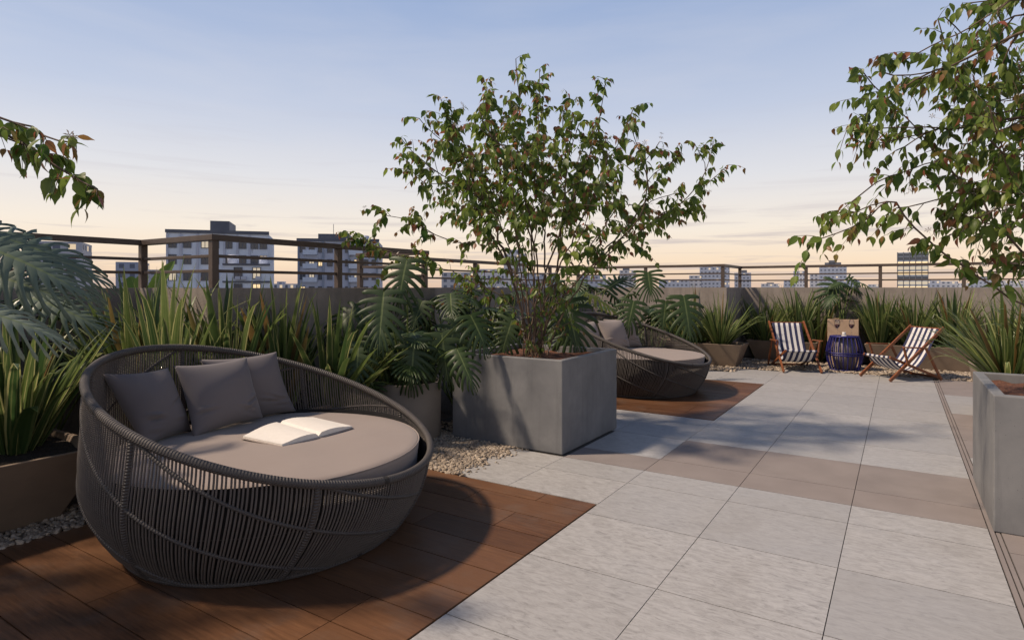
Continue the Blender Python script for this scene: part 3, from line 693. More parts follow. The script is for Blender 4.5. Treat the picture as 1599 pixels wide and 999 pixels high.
for i, (lab, pos, n, L, sp, w) in enumerate(fl): flax(lab, pos, n, L, sp, w, i, lean=(-.45, 0) if 3 <= i <= 5 else ((-.12, -.2) if i == 17 else (0, 0)))

# ---------------------------------------------------------------- monstera plants
def mleaf(b, base, tip, nrm, wid=.5, seed=0, lobes=7, droop=.16, col=None, cut=.4):
    r = np.random.default_rng(seed); base = np.array(base, float); tip = np.array(tip, float); L = np.linalg.norm(tip - base); X = (tip - base) / L
    Z = norm(np.array(nrm) - X * np.dot(nrm, X)); Y = np.cross(Z, X)
    if col is None: col = (np.clip(r.normal(.4, .22), 0, 1), 0, 0)
    V = np.array([0, .16, .34, .55, .75, .9, 1.0]); nv = len(V)
    sV = np.array([1, 1, 1.0 - cut * .7, 1 - cut * 1.15, 1 - cut * 1.2, .42, .06])
    for side in (-1, 1):
        for k in range(lobes):
            jit = r.uniform(-.12, .12); ln = r.uniform(.9, 1.08)
            u = np.clip((k + .5 + (np.array([0, .5, 1.])[None] - .5) * sV[:, None] + jit * (V[:, None] > .4) * .5) / lobes, 0, 1)
            ang = R_(128) - (R_(128) - R_(12)) * u ** .75
            ang = ang - V[:, None] * .28
            wl = wid * L * (.62 + .55 * np.sin(np.clip(u, 0, 1) * math.pi * .8 + .35)) * (1 - u ** 4 * .55) * ln * .86
            x = u * L * .93 + V[:, None] * wl * np.cos(ang); y = side * V[:, None] * wl * np.sin(ang)
            q = V[:, None] * wl / (wid * L)
            z = .10 * wid * L * q - droop * L * q ** 2.0 * .9 - droop * L * np.clip(x / L, 0, 1.3) ** 2.2 - .025 * L * np.cos((np.array([0, .5, 1.])[None] - .5) * 5) * q * -1 + r.normal(0, .02) * L * q
            P = base + x[..., None] * X + y[..., None] * Y + z[..., None] * Z
            uv = np.stack(np.broadcast_arrays(V[:, None], u), -1)
            b.grid(P if side > 0 else P[:, ::-1], uv if side > 0 else uv[:, ::-1], 0, np.broadcast_to(np.array(col, float), (nv, 3, 3)))
def petiole(b, root, base, r=.009, bulge=.25):
    root = np.array(root, float); base = np.array(base, float); t = np.linspace(0, 1, 9)
    mid = root * .45 + base * .55 + np.array((0, 0, bulge * np.linalg.norm((base - root)[:2])))
    P = ((1 - t) ** 2)[:, None] * root + (2 * t * (1 - t))[:, None] * mid + (t ** 2)[:, None] * base
    b.tube(P, np.linspace(r * 1.25, r * .8, 9), 6, cap=False)
def monstera(lab, pos, leaves=(), nrand=0, reach=.7, size=.38, zr_=(.3, 1.0), seed=0, cat='monstera', azr=(0, 360), mat='monstera'):
    r = np.random.default_rng(seed + 55); pos = np.array(pos, float); root = empty('monstera_plant', pos); tag(root, lab, cat, 'monstera plants among the planters')
    fb, pb = MB(), MB()
    L = [(*l, None)[:5] for l in leaves]
    for i in range(nrand):
        az = R_(r.uniform(*azr)); zz = r.uniform(*zr_); f = (zz - zr_[0]) / (zr_[1] - zr_[0] + 1e-6)
        rr = reach * r.uniform(.35, 1) * (1.1 - .45 * f); d = np.array((math.cos(az), math.sin(az), 0))
        base = pos + d * rr + np.array((0, 0, zz)); s = size * r.uniform(.7, 1.15)
        down = r.uniform(.15, 1.1) * (1.1 - .6 * f)
        tip = base + norm(d + np.array((r.normal(0, .3), r.normal(0, .3), -down))) * s
        n = norm(np.array((0, 0, 1)) + d * .9 * down + r.normal(0, .2, 3)); L.append((base, tip, n, None, None))
    for i, (ba, ti, n, wd, col) in enumerate(L):
        mleaf(fb, np.array(ba) - pos, np.array(ti) - pos, n, wd or r.uniform(.46, .58), seed * 97 + i, int(r.integers(8, 11)) + (3 if mat == 'frond' else 0), r.uniform(.1, .26), col, .58 if mat == 'frond' else .42)
        petiole(pb, np.array((r.normal(0, .03), r.normal(0, .03), -.05)), np.array(ba) - pos, .009)
    fb.build('foliage', M[mat], root, True); pb.build('stems', M['petiole'], root, True)
    return root
UP = np.array((0, 0, 1.)); TOC = -np.array((FV[0], FV[1], 0))
def nl(a, c=1.0): return norm(UP * a + TOC * c)
monstera('monstera with big split leaves growing in the round grey pot', (-4.5, 4.95, .52), [
    (at(636, 405, 6.35), at(618, 480, 6.15), nl(.9), .52), (at(600, 455, 6.25), at(590, 545, 5.95), nl(1.1), .52),
    (at(560, 535, 6.1), at(556, 606, 5.9), nl(.3), .55), (at(648, 530, 6.2), at(640, 612, 6.05), nl(.25), .52),
    (at(735, 492, 6.3), at(765, 545, 6.1), nl(1.5, .7), .55), (at(714, 545, 6.1), at(742, 604, 5.85), nl(.7), .4),
    (at(600, 520, 6.5), at(570, 590, 6.3), nl(.5), .6), (at(690, 520, 6.5), at(700, 600, 6.35), nl(.4), .6), (at(560, 480, 6.6), at(500, 530, 6.4), nl(.9), .5)], 9, .42, .36, (.1, .75), 1)
monstera('dark monstera between the wall and the left side of the concrete planter', (-4.85, 6.3, 0.0), [(at(715, 505, 6.9), at(690, 560, 6.7), nl(.5), .6), (at(800, 500, 7.0), at(780, 560, 6.9), nl(.7), .55), (at(660, 470, 7.4), at(640, 520, 7.2), nl(.8), .55)], 24, .6, .40, (.5, 1.6), 2)
monstera('monstera behind the tree with one bright yellow green leaf', (-4.75, 7.2, 0.0), [(at(915, 458, 7.6), at(968, 480, 7.55), nl(1.0, .5), .32, (.9, .95, 0)), (at(885, 470, 7.3), at(905, 545, 7.0), nl(.8), .6), (at(950, 450, 7.7), at(985, 425, 7.9), nl(1.), .5), (at(880, 500, 7.4), at(890, 550, 7.2), nl(.6), .6)], 20, .45, .38, (.5, 1.65), 3)
monstera('tall monstera with its top leaf above the wall behind the far daybed', (-5.1, 10.4, 0.0), [(at(1012, 425, 10.6), at(1018, 462, 10.4), nl(1.1), .75), (at(990, 470, 10.4), at(980, 515, 10.2), nl(.8), .6)], 20, .8, .58, (.7, 1.75), 4)
monstera('monstera with one large bluish hanging leaf beside the far daybed', (-4.35, 12.3, 0.0), [(at(1068, 462, 11.9), at(1082, 530, 11.5), nl(.5), .5), (at(1040, 470, 12), at(1035, 520, 11.8), nl(.5), .5)], 10, .6, .6, (.7, 1.5), 5)
monstera('small monstera rising from the tall bronze box behind the blue drum', (-1.0, 14.55, .9), [(at(1308, 440, 13.0), at(1292, 480, 12.8), nl(.9), .6), (at(1325, 432, 13.1), at(1352, 455, 13.0), nl(.9), .4)], 9, .42, .36, (.1, .85), 6)
monstera('monstera sending long silvery leaves into view from the left edge', (-5.35, .75, .45), [
    (at(-60, 372, 3.6), at(150, 440, 3.7), norm(UP * .8 + TOC * .6), .42), (at(10, 372, 4.0), at(190, 432, 4.3), norm(UP * .8 + TOC * .7), .40),
    (at(-90, 470, 3.1), at(120, 512, 3.25), norm(UP * .9 + TOC * .6), .30, (.8, .5, 0)), (at(-40, 420, 3.9), at(105, 462, 3.95), norm(UP * .7 + TOC * .8), .5),
    (at(-60, 345, 4.1), at(70, 385, 4.3), norm(UP * .8 + TOC * .5), .5), (at(40, 462, 4.6), at(165, 500, 4.6), norm(UP * .8 + TOC * .7), .5)], 0, seed=7, mat='frond')
monstera('shaded monstera behind the round pot at the end of the wall bump', (-5.0, 5.6, .0), [], 18, .5, .42, (.6, 1.55), 9)
monstera('dark monstera in the wall corner behind the left planter', (-6.2, 2.2, .0), [], 16, .7, .55, (.8, 1.5), 8)

# ---------------------------------------------------------------- banana beyond the wall
bn = empty('banana_plant', (-7.4, 3.6, -.03)); tag(bn, 'small banana plant with bright leaves beyond the railing at the wall corner', 'banana plant'); bb, bs = MB(), MB()
bp = np.array(bn.location)
for (x0, y0, x1, y1, d) in ((222, 470, 228, 425, 7.4), (236, 472, 272, 408, 7.3), (215, 475, 205, 432, 7.6), (240, 475, 252, 430, 7.5)):
    a, t_ = at(x0, y0, d) - bp, at(x1, y1, d) - bp; n = 9; t = np.linspace(0, 1, n); w = .10 * np.sin(np.pi * np.clip(t * .93 + .05, 0, 1)) ** .7 + .004
    mid = a + (t_ - a) * t[:, None] + np.array((0, 0, 1)) * (.05 * np.sin(t * 3.1))[:, None]; sd = norm(np.array((RV[0], RV[1], .1)) + np.array((FV[0], FV[1], 0)) * random.uniform(-.6, .6)); up = norm(np.cross(sd, t_ - a))
    v = np.stack([mid - sd * w[:, None] + up * w[:, None] * .4, mid, mid + sd * w[:, None] + up * w[:, None] * .4], 1)
    bb.grid(v, np.stack(np.broadcast_arrays(np.array([1, 0, 1.])[None], t[:, None]), -1), 0, np.broadcast_to(np.array((random.random(), 0, 0)), (n, 3, 3)))
    bs.tube([np.array((0, 0, 0.)), a * .5 + np.array((0, 0, .15)), a], [.03, .02, .008], 6)
bb.build('foliage', M['banana'], bn, True); bs.build('stems', M['petiole'], bn, True)

# ---------------------------------------------------------------- trees
LEAF_V = [(0, 0, 0)]
for (x_, w_, z_) in ((.14, .30, 0), (.36, .47, -.02), (.62, .38, -.07), (.83, .16, -.14)): LEAF_V += [(x_, w_, z_ + w_ * .14), (x_, 0, z_), (x_, -w_, z_ + w_ * .14)]
LEAF_V = np.array(LEAF_V + [(1.06, 0, -.26)], float); LK = len(LEAF_V)
LEAF_F4 = np.array([q for r_ in range(3) for q in ((1 + 3 * r_, 4 + 3 * r_, 5 + 3 * r_, 2 + 3 * r_), (2 + 3 * r_, 5 + 3 * r_, 6 + 3 * r_, 3 + 3 * r_))])
LEAF_F3 = np.array([(0, 1, 2), (0, 2, 3), (10, 13, 11), (11, 13, 12)])
LEAF_UV = np.array([(.5, 0)] + [(u_, x_) for x_ in (.14, .36, .62, .83) for u_ in (0, .5, 1)] + [(.5, 1)])
def add_leaves(b, P, D, N, size, wid, col):
    P, D, N = map(np.asarray, (P, D, N)); n = len(P); D = D / np.linalg.norm(D, axis=1)[:, None]; Y = np.cross(N, D); Y /= np.linalg.norm(Y, axis=1)[:, None] + 1e-9; N = np.cross(D, Y)
    s = np.asarray(size)[:, None, None]
    V = P[:, None] + s * (LEAF_V[None, :, 0, None] * D[:, None] + wid * LEAF_V[None, :, 1, None] * Y[:, None] + LEAF_V[None, :, 2, None] * N[:, None] * rng.uniform(.3, 1.8, (n, 1, 1)))
    o = (np.arange(n) * LK)[:, None, None]; c = np.repeat(np.asarray(col), LK, 0); uv = np.tile(LEAF_UV, (n, 1))
    b.add(V.reshape(-1, 3), (LEAF_F4[None] + o).reshape(-1, 4), uv, 0, c)
    b.f.append((LEAF_F3[None] + o).reshape(-1, 3) + (b.n - LK * n)); b.m.append(np.zeros(4 * n, int))
def tree(name, lab, root, tips, stems, leaf=.105, wid=.95, twig=.34, per=3, seed=0, spread_base=.18, r0=.0042, leafgap=.05, flowers=60, low=0, group=None, cat='tree', hang=0):
    r = np.random.default_rng(seed + 900); root = np.array(root, float)
    ob = empty(name, root); tag(ob, lab, cat, group)
    nodes = []; par = []; tang = []; leafy = []; main = []
    def add(p, pa, tg): nodes.append(np.array(p, float)); par.append(pa); tang.append(np.array(tg, float)); return len(nodes) - 1
    tips = sorted([np.array(t, float) for t in tips], key=lambda p: np.linalg.norm(p - root))
    branches = []
    def grow(i0, tip, start_t, droop):
        p0 = nodes[i0]; L = np.linalg.norm(tip - p0); n = max(4, int(L / .11)); t = np.linspace(0, 1, n + 1)[1:]
        c1 = p0 + start_t * L * .4; dirn = norm(tip - p0); c2 = tip - (dirn * .8 + np.array((0, 0, droop))) * L * .28
        wob = r.normal(0, .004 * L, (n, 3)) * np.sin(t * math.pi)[:, None]
        cur = ((1 - t) ** 3)[:, None] * p0 + (3 * t * (1 - t) ** 2)[:, None] * c1 + (3 * t * t * (1 - t))[:, None] * c2 + (t ** 3)[:, None] * tip + wob
        ids = [i0]
        for q in cur:
            pv = nodes[ids[-1]]; ids.append(add(q, ids[-1], norm(q - pv)))
        branches.append(ids)
    # main stems: from the base, to spread out tips
    order = list(range(len(tips))); r.shuffle(order); chosen = []
    for s in range(stems):
        cand = [i for i in order if tips[i][2] - root[2] > .85 * np.linalg.norm((tips[i] - root)[:2])] if hang else order
        best = max(cand or order, key=lambda i: (min([np.linalg.norm(norm(tips[i] - root) - norm(tips[j] - root)) for j in chosen] or [1]) + .10 * r.random() + .12 * (tips[i][2] - root[2])))
        chosen.append(best); order.remove(best)
        a = r.uniform(0, 6.28); q = root + np.array((math.cos(a), math.sin(a), 0)) * spread_base * math.sqrt(r.random()); i0 = add(q + (0, 0, -.04), -1, (0, 0, 1))
        h = norm(tips[best] - root); st = norm(np.array((h[0] * .35, h[1] * .35, 1.0)) + r.normal(0, .07, 3)); grow(i0, tips[best], st, r.uniform(-.1, .45))
    rest = sorted(order, key=lambda i: np.linalg.norm(tips[i] - root))
    for i in rest:
        N_ = np.array(nodes); T_ = np.array(tang); tip = tips[i]; dv = tip - N_; ds = np.linalg.norm(dv, axis=1) + 1e-6
        cosang = (dv * T_).sum(1) / ds; hgt = N_[:, 2] - root[2]; tot = max(.3, np.linalg.norm(tip - root))
        cost = ds * (1 + 1.1 * (1 - cosang)) + 3.0 * (hgt < .16 * tot) + .9 * (ds < .3) + hang * (N_[:, 2] < tip[2] + .05)
        j = int(np.argmin(cost)); st = norm(T_[j] * .8 + norm(tip - N_[j]) * .6); grow(j, tip, st, r.uniform(0, .5))
    # pipe model radii
    n = len(nodes); cnt = np.zeros(n); ch = [0] * n
    for i in range(n):
        if par[i] >= 0: ch[par[i]] += 1
    for i in range(n - 1, -1, -1):
        if ch[i] == 0: cnt[i] += 1
        if par[i] >= 0: cnt[par[i]] += cnt[i]
    rad = r0 * np.maximum(cnt, 1) ** .44
    tb_, lb, fb = MB(), MB(), MB(); Nn = np.array(nodes)
    LP, LD, LN, LS, LC, FP = [], [], [], [], [], []
    def put(p, tg, side, tipf):
        d = norm(-UP * r.uniform(.35, 1.25) + side * r.uniform(.25, .8) + tg * r.uniform(0, .55) + r.normal(0, .18, 3)); nn = norm(side * .5 + UP * .7 + r.normal(0, .45, 3))
        young = r.random() < (.06 + .5 * tipf ** 3); s = leaf * r.uniform(.6, 1.15) * (1 - .35 * tipf) * (.8 if young else 1)
        LP.append(p + side * .008); LD.append(d); LN.append(nn); LS.append(s); LC.append((np.clip(r.normal(.42 + .2 * tipf, .25), 0, 1), r.uniform(.45, 1) if young else r.uniform(0, .12), 0))
    for ids in branches:
        P = Nn[ids]; rr = rad[ids].copy(); rr[0] = min(rr[0], rr[1] * 1.15)
        tb_.tube(P - root, rr, 6 if rr.max() < .012 else 8, cap=False); m = len(ids)
        for k in range(m):
            f = k / (m - 1)
            if f < .42 and not (low and r.random() < low): continue
            if rad[ids[k]] > r0 * 2.8 and r.random() > low: continue
            tg = tang[ids[k]]
            ntw = 1 if r.random() < per * .23 else 0
            for _ in range(ntw):
                sd = norm(np.cross(tg, r.normal(0, 1, 3))); dirn = norm(tg * .7 + sd * .8 + UP * r.uniform(-.3, .5)); tl = twig * r.uniform(.4, 1.1) * (1 if f < .8 else .55); q = max(3, int(tl / leafgap)); pts = []
                for s in range(q + 1):
                    t = s / q; pts.append(P[k] + dirn * tl * t - UP * tl * .35 * t * t)
                pts = np.array(pts); tb_.tube(pts - root, np.linspace(.0028, .0012, q + 1), 4, cap=False)
                for s in range(1, q + 1):
                    tt = norm(pts[s] - pts[s - 1]); sd2 = norm(np.cross(tt, UP + r.normal(0, .25, 3)))
                    for sg in (-1, 1):
                        if r.random() < .86: put(pts[s], tt, sd2 * sg, s / q)
                FP.append(pts[-1])
            if f > .55:
                sd2 = norm(np.cross(tg, UP + r.normal(0, .25, 3)))
                for sg in (-1, 1):
                    if r.random() < .8: put(P[k], tg, sd2 * sg, max(0, (f - .8) / .2))
        FP.append(P[-1])
    add_leaves(lb, np.array(LP) - root, LD, LN, LS, wid, LC)
    tb_.build('trunk', M['bark'], ob, True); lb.build('crown', M['treeleaf'], ob, True)
    if flowers:
        FPa = np.array(FP); pick = r.choice(len(FPa), min(flowers, len(FPa)), replace=False)
        for i in pick:
            for c in range(int(r.integers(1, 4))):
                p = FPa[i] + r.normal(0, .03, 3) + UP * r.uniform(.0, .05) - root; ax = norm(UP + r.normal(0, .5, 3)); u = norm(np.cross(ax, (1, .2, 0))); w = np.cross(ax, u)
                fb.tube([FPa[i] - root, p], .0009, 3, cap=False)
                for q in range(6):
                    a = q * 1.047; dd = u * math.cos(a) + w * math.sin(a); e = np.cross(ax, dd); s = leaf * .24
                    fb.add([p, p + dd * s * .6 + e * s * .13 + ax * s * .25, p + dd * s + ax * s * .15, p + dd * s * .6 - e * s * .13 + ax * s * .25], [[0, 1, 2, 3]])
        fb.build('blossom', M['petal'], ob)
    print(name, 'leaves', len(LP), 'nodes', n)
    return ob
def in_poly(x, y, P):
    c = False; j = len(P) - 1
    for i in range(len(P)):
        if (P[i][1] > y) != (P[j][1] > y) and x < (P[j][0] - P[i][0]) * (y - P[i][1]) / (P[j][1] - P[i][1]) + P[i][0]: c = not c
        j = i
    return c
def poly_tips(P, n, d0, dd, seed, gap=26):
    r = np.random.default_rng(seed); xs = [p[0] for p in P]; ys = [p[1] for p in P]; out = []; pts = []
    for _ in range(20000):
        if len(out) >= n: break
        x, y = r.uniform(min(xs), max(xs)), r.uniform(min(ys), max(ys))
        if in_poly(x, y, P) and all((x - a) ** 2 + (y - b) ** 2 > gap ** 2 for a, b in pts): pts.append((x, y)); out.append(at(x, y, d0 + r.uniform(-dd, dd)))
    return out
rr = np.random.default_rng(5)
C_OUT = [(556, 372), (549, 362), (590, 330), (640, 345), (628, 218), (655, 185), (637, 252), (688, 152), (704, 168), (756, 122), (764, 160), (806, 92), (818, 118), (843, 108), (838, 145), (880, 166), (902, 152), (946, 128), (940, 170), (990, 168), (984, 190), (1030, 222), (1008, 240), (1060, 246), (1086, 226), (1114, 224), (1136, 258), (1102, 268), (1080, 328), (1055, 302), (1036, 332), (1000, 338), (968, 312), (944, 398), (930, 385), (650, 345), (700, 335), (722, 380), (672, 262), (690, 225)]
tips = [at(x, y, 6.6 + rr.uniform(-.35, .35)) for x, y in C_OUT]
tips += poly_tips([(665, 200), (800, 140), (960, 185), (1050, 260), (990, 330), (860, 345), (720, 335), (650, 300)], 60, 6.75, 1.05, 3, 22)
tips += poly_tips([(690, 210), (800, 165), (940, 200), (980, 300), (720, 320)], 24, 6.7, 1.4, 4)
tree('shrub_tree', 'tall many stemmed flowering tree spreading above the large concrete planter', (-3.43, 5.87, .85), tips, 20, .126, .6, .34, 6.6, 1, .17, .0042, .046, 70, .02, 'flowering trees on the terrace')
# right tree, trunk in the right planter (just outside the frame)
R_OUT = [(1268, 376), (1300, 340), (1320, 318), (1350, 345), (1400, 325), (1322, 205), (1340, 185), (1330, 215), (1370, 160), (1345, 108), (1375, 112), (1400, 100), (1425, 125), (1465, 30), (1480, 60), (1515, 5), (1530, -30), (1460, 110), (1470, 200), (1400, 235), (1390, 275), (1440, 270), (1490, 300), (1490, 365), (1510, 350), (1585, 415), (1560, 330), (1500, 225)]
tips = [at(1650, 415, 4.4), at(1610, 400, 4.4), at(1555, 366, 4.4), at(1475, 330, 4.4), at(1400, 316, 4.35)]
tips += [at(x, y, 4.35 + rr.uniform(-.25, .3)) for x, y in R_OUT]
tips += poly_tips([(1450, 200), (1500, 60), (1560, -40), (1800, -120), (2050, 80), (2100, 260), (1950, 400), (1700, 380), (1500, 330), (1420, 290)], 70, 4.5, .8, 8, 38)
tips += poly_tips([(1470, 180), (1530, 40), (1640, 0), (1640, 330), (1500, 310)], 38, 4.4, .7, 9, 22)
tree('shrub_tree', 'flowering tree reaching in from the right edge above the right concrete planter', (1.2, 5.8, .84), tips, 13, .122, .56, .34, 4.4, 2, .16, .0046, .052, 70, .02, 'flowering trees on the terrace', hang=1.6)
# left tree, standing in the left planter outside the frame, one spray in view
L_OUT = [(-520, 170), (-330, 130), (-150, 140), (-40, 172), (152, 296), (112, 274), (108, 222), (52, 198), (78, 240), (35, 222)]
tips = [at(x, y, 2.9 + rr.uniform(-.08, .08)) for x, y in L_OUT]
Lc = np.array((-5.5, -.45, 2.9))  # unseen crown mass, placed and thickened to shade the near deck
for _ in range(190):
    v = rr.normal(0, 1, 3); v = v / np.linalg.norm(v) * rr.uniform(.45, 1) * np.array((1.05, 1.0, .9)); p = Lc + v
    if np.dot(p[:2], FV) > .3 and (np.dot(p[:2], RV) / np.dot(p[:2], FV)) * F + CX > -420: continue
    tips.append(p)
tree('shrub_tree', 'flowering tree showing one leafy spray against the sky at the left edge', (-5.45, -.4, .46), tips, 12, .125, .58, .2, 5.0, 3, .12, .0046, .052, 40, .0, 'flowering trees on the terrace', hang=3)
# small shrub behind the tree and a leafy skirt at the foot of the tree
tips = poly_tips([(700, 428), (720, 415), (780, 420), (790, 470), (690, 475)], 16, 7.9, .35, 12, 12)
tree('leafy_shrub', 'small leafy shrub before the railing left of the tall tree stems', (-5.0, 6.7 + .6, .0), tips, 6, .12, .56, .24, 2.5, 4, .1, .004, .05, 0, .05, None, 'shrub')
tips = poly_tips([(785, 440), (900, 430), (895, 530), (800, 535)], 20, 6.75, .25, 13, 14)
tree('leafy_shrub', 'low leafy shrub around the stems inside the large concrete planter', (-3.43, 5.8, .85), tips, 7, .085, .56, .2, 2.4, 5, .16, .0035, .05, 24, .3, None, 'shrub')

# ---------------------------------------------------------------- city
def bld(name, lab, x0, x1, ytop, d, mat, dep=14, roof=None, wz=3.1, windows=None, group='buildings on the skyline', uvwin=False):
    c = at((x0 + x1) / 2, HY, d); w = (x1 - x0) / F * d; top = EYE - (ytop - HY) / F * d
    brg = math.atan2(c[1], c[0]) - math.pi / 2
    o = empty(name, (c[0], c[1], -46), brg * .85); tag(o, lab, 'building', group)
    H = top + 46
    def shellb(nm, lo, hi, mt):
        b = MB(); X0, Y0, Z0 = lo; X1, Y1, Z1 = hi
        for (p, q, L) in (((X0, Y0), (X1, Y0), X1 - X0), ((X1, Y0), (X1, Y1), Y1 - Y0), ((X1, Y1), (X0, Y1), X1 - X0), ((X0, Y1), (X0, Y0), Y1 - Y0)):
            b.add([(*p, Z0), (*q, Z0), (*q, Z1), (*p, Z1)], [[0, 1, 2, 3]], [(0, Z0 - Z1), (L, Z0 - Z1), (L, 0), (0, 0)])
        b.quad((X0, Y0, Z1), (X1, Y0, Z1), (X1, Y1, Z1), (X0, Y1, Z1)); return b.build(nm, mt, o)
    shellb('wall', (-w / 2, 0, 0), (w / 2, dep, H), mat)
    for (a, c2, hh) in (roof or []):
        shellb('roof_block', (-w / 2 + a * w, 1.0, H + .0), (-w / 2 + c2 * w, dep * .7, H + hh), M['btrim'] if mat != M['fac3'] else M['fac1'])
    return o, w, H
def wingrid(o, xs, zs, ww, wh, y=-.0, frac=.2, seed=0):
    r = np.random.default_rng(seed)
    b = MB(); b.box((-ww / 2, -.05, -wh / 2), (ww / 2, .02, wh / 2), 0)
    b2 = MB()
    for s in (-1, 1):
        b2.box((s * (ww / 2 + .05) - .06, -.16, -wh / 2 - .08), (s * (ww / 2 + .05) + .06, .01, wh / 2 + .08)); b2.box((-ww / 2 - .1, -.165, s * (wh / 2 + .05) - .06), (ww / 2 + .1, .012, s * (wh / 2 + .05) + .06))
    b2.box((-.05, -.15, -wh / 2), (.05, .01, wh / 2))
    pm = {}; first = True
    for x in xs:
        for z in zs:
            k = 'pane' if r.random() > frac else r.choice(['lit', 'litcool'])
            if k not in pm:
                pm[k] = b.build('window', M[k], o); pm[k].location = (x, y, z)
                fr = b2.build('window_frame', M['btrim'], pm[k]); pm[k + 'f'] = fr
            else:
                c = pm[k].copy(); COL.objects.link(c); c.parent = o; c.location = (x, y, z)
                f = pm[k + 'f'].copy(); COL.objects.link(f); f.parent = c
def slabs(o, w, dep, H, z0, step, mt, proud=.12):
    z = z0
    while z < H:
        b = MB(); b.box((-w / 2 - proud, -proud, z), (w / 2 + proud, dep, z + .35)); b.build('floor_band', mt, o); z += step
# building A : pale apartment block left
o, w, H = bld('apartment_block', 'pale apartment block with a rooftop box, seen behind the railing corner post', 269, 414, 364, 115, M['bwhite'], 14, [(.41, .6, 2.4)])
zs = [H - 2.0 - 3.05 * k for k in range(4)]
wingrid(o, [-w / 2 + w * f for f in (.06, .2, .37, .47, .6, .74, .86, .95)], zs, 1.15, 1.6, 0, .17, 1)
for f in (.0, .13, .29, .55, .68, .8):
    b = MB(); b.box((-w / 2 + w * f, -.25, H - 22), (-w / 2 + w * f + .35, .0, H - .2)); b.build('pilaster', M['bgrey'], o)
b = MB(); b.box((-w / 2 - .15, -.3, H - .1), (w / 2 + .15, .3, H + .5)); b.build('roof_edge', M['btrim'], o)
o, w, H = bld('low_block', 'low white block with two lit windows in front of the pale apartment block', 352, 419, 412, 100, M['bwhite'], 6)
wingrid(o, [-w * .18, w * .22], [H - 1.5, H - 4.2], 1.1, 1.7, 0, .6, 5); 
for z in (H - .05, H - 2.9): 
    b = MB(); b.box((-w / 2 - .1, -.2, z - .2), (w / 2 + .1, .1, z + .1)); b.build('floor_band', M['btrim'], o)
for (x_, y_, r_, h_) in ((-w * .38, 4, .9, 1.5), (w * .3, 5, .8, 1.3)):
    b = MB(); b.lathe([(0, H), (r_, H), (r_, H + h_), (r_ * .9, H + h_ + .15), (0, H + h_ + .2)], 20, center=(x_, y_, 0)); b.build('water_tank', M['bgrey'], o, True)
b = MB(); b.tube([(w * .04, 4, H + 2), (w * .04, 4, H + 4.0)], .05, 5); b.tube([(w * .04 - .5, 4, H + 3.6), (w * .04 + .5, 4, H + 3.6)], .03, 5); b.build('antenna', M['btrim'], o)
rr = np.random.default_rng(3)
for k in range(9):
    b = MB(); x_ = -w / 2 + w * rr.choice([.06, .2, .37, .47, .6]) + rr.choice([-1.1, 1.1]); z_ = H - 2.6 - 3.05 * rr.integers(0, 3); b.box((x_ - .4, -.42, z_), (x_ + .4, -.02, z_ + .55)); b.build('air_conditioner', M['bgrey'], o)
# building B
o, w, H = bld('apartment_block', 'grey apartment block with lit windows behind the railing above the pot monstera', 468, 590, 376, 135, M['bgrey'], 16, [(.24, .62, 1.6)])
wingrid(o, [-w / 2 + w * f for f in np.linspace(.06, .95, 9)], [H - 1.9 - 3.0 * k for k in range(4)], 1.0, 1.35, 0, .24, 2)
b = MB(); b.box((-w / 2 - .2, -.4, H - .1), (w / 2 + .2, .3, H + .45)); b.build('roof_edge', M['btrim'], o)
for f in (.0, .3, .62, .97):
    b = MB(); b.box((-w / 2 + w * f, -.3, H - 22), (-w / 2 + w * f + .4, .0, H - .2)); b.build('pilaster', M['bblue'], o)
for k in range(4):
    for f in (.155, .72):
        b = MB(); z_ = H - 3.0 - 3.0 * k; b.box((-w / 2 + w * f - 1.5, -.95, z_ - .15), (-w / 2 + w * f + 1.5, .0, z_)); b.box((-w / 2 + w * f - 1.5, -.95, z_), (-w / 2 + w * f + 1.5, -.87, z_ + .9)); b.build('balcony', M['bwhite'], o)
b = MB(); b.lathe([(0, H), (1.0, H), (1.0, H + 1.6), (0, H + 1.8)], 20, center=(w * .3, 6, 0)); b.build('water_tank', M['bgrey'], o, True)
b = MB(); b.tube([(-w * .1, 5, H), (-w * .1, 5, H + 4.2)], .06, 5); b.build('antenna', M['btrim'], o)
o, w, H = bld('office_tower', 'glass office tower with bright floors, tallest on the right skyline', 1405, 1446, 394, 420, M['bblue'], 18, [])
z = H - 5.2; k = 0
while z > H - 30:
    b = MB(); b.box((-w / 2 + .3, -.12, z), (w / 2 - .3, .2, z + 2.2)); b.build('window_band', M['lit' if k in (1, 3, 6) else ('litcool' if k in (2, 5) else 'pane')], o); z -= 3.4; k += 1
b = MB(); b.box((-w / 2 + .6, -.12, H - 2.4), (w / 2 - .6, .2, H - .6)); b.build('crown_band', M['pane'], o)
for f in np.linspace(0, 1, 6): 
    b = MB(); b.box((-w / 2 + f * (w - .5), -.25, H - 32), (-w / 2 + f * (w - .5) + .5, .1, H + .3)); b.build('mullion', M['btrim'], o)
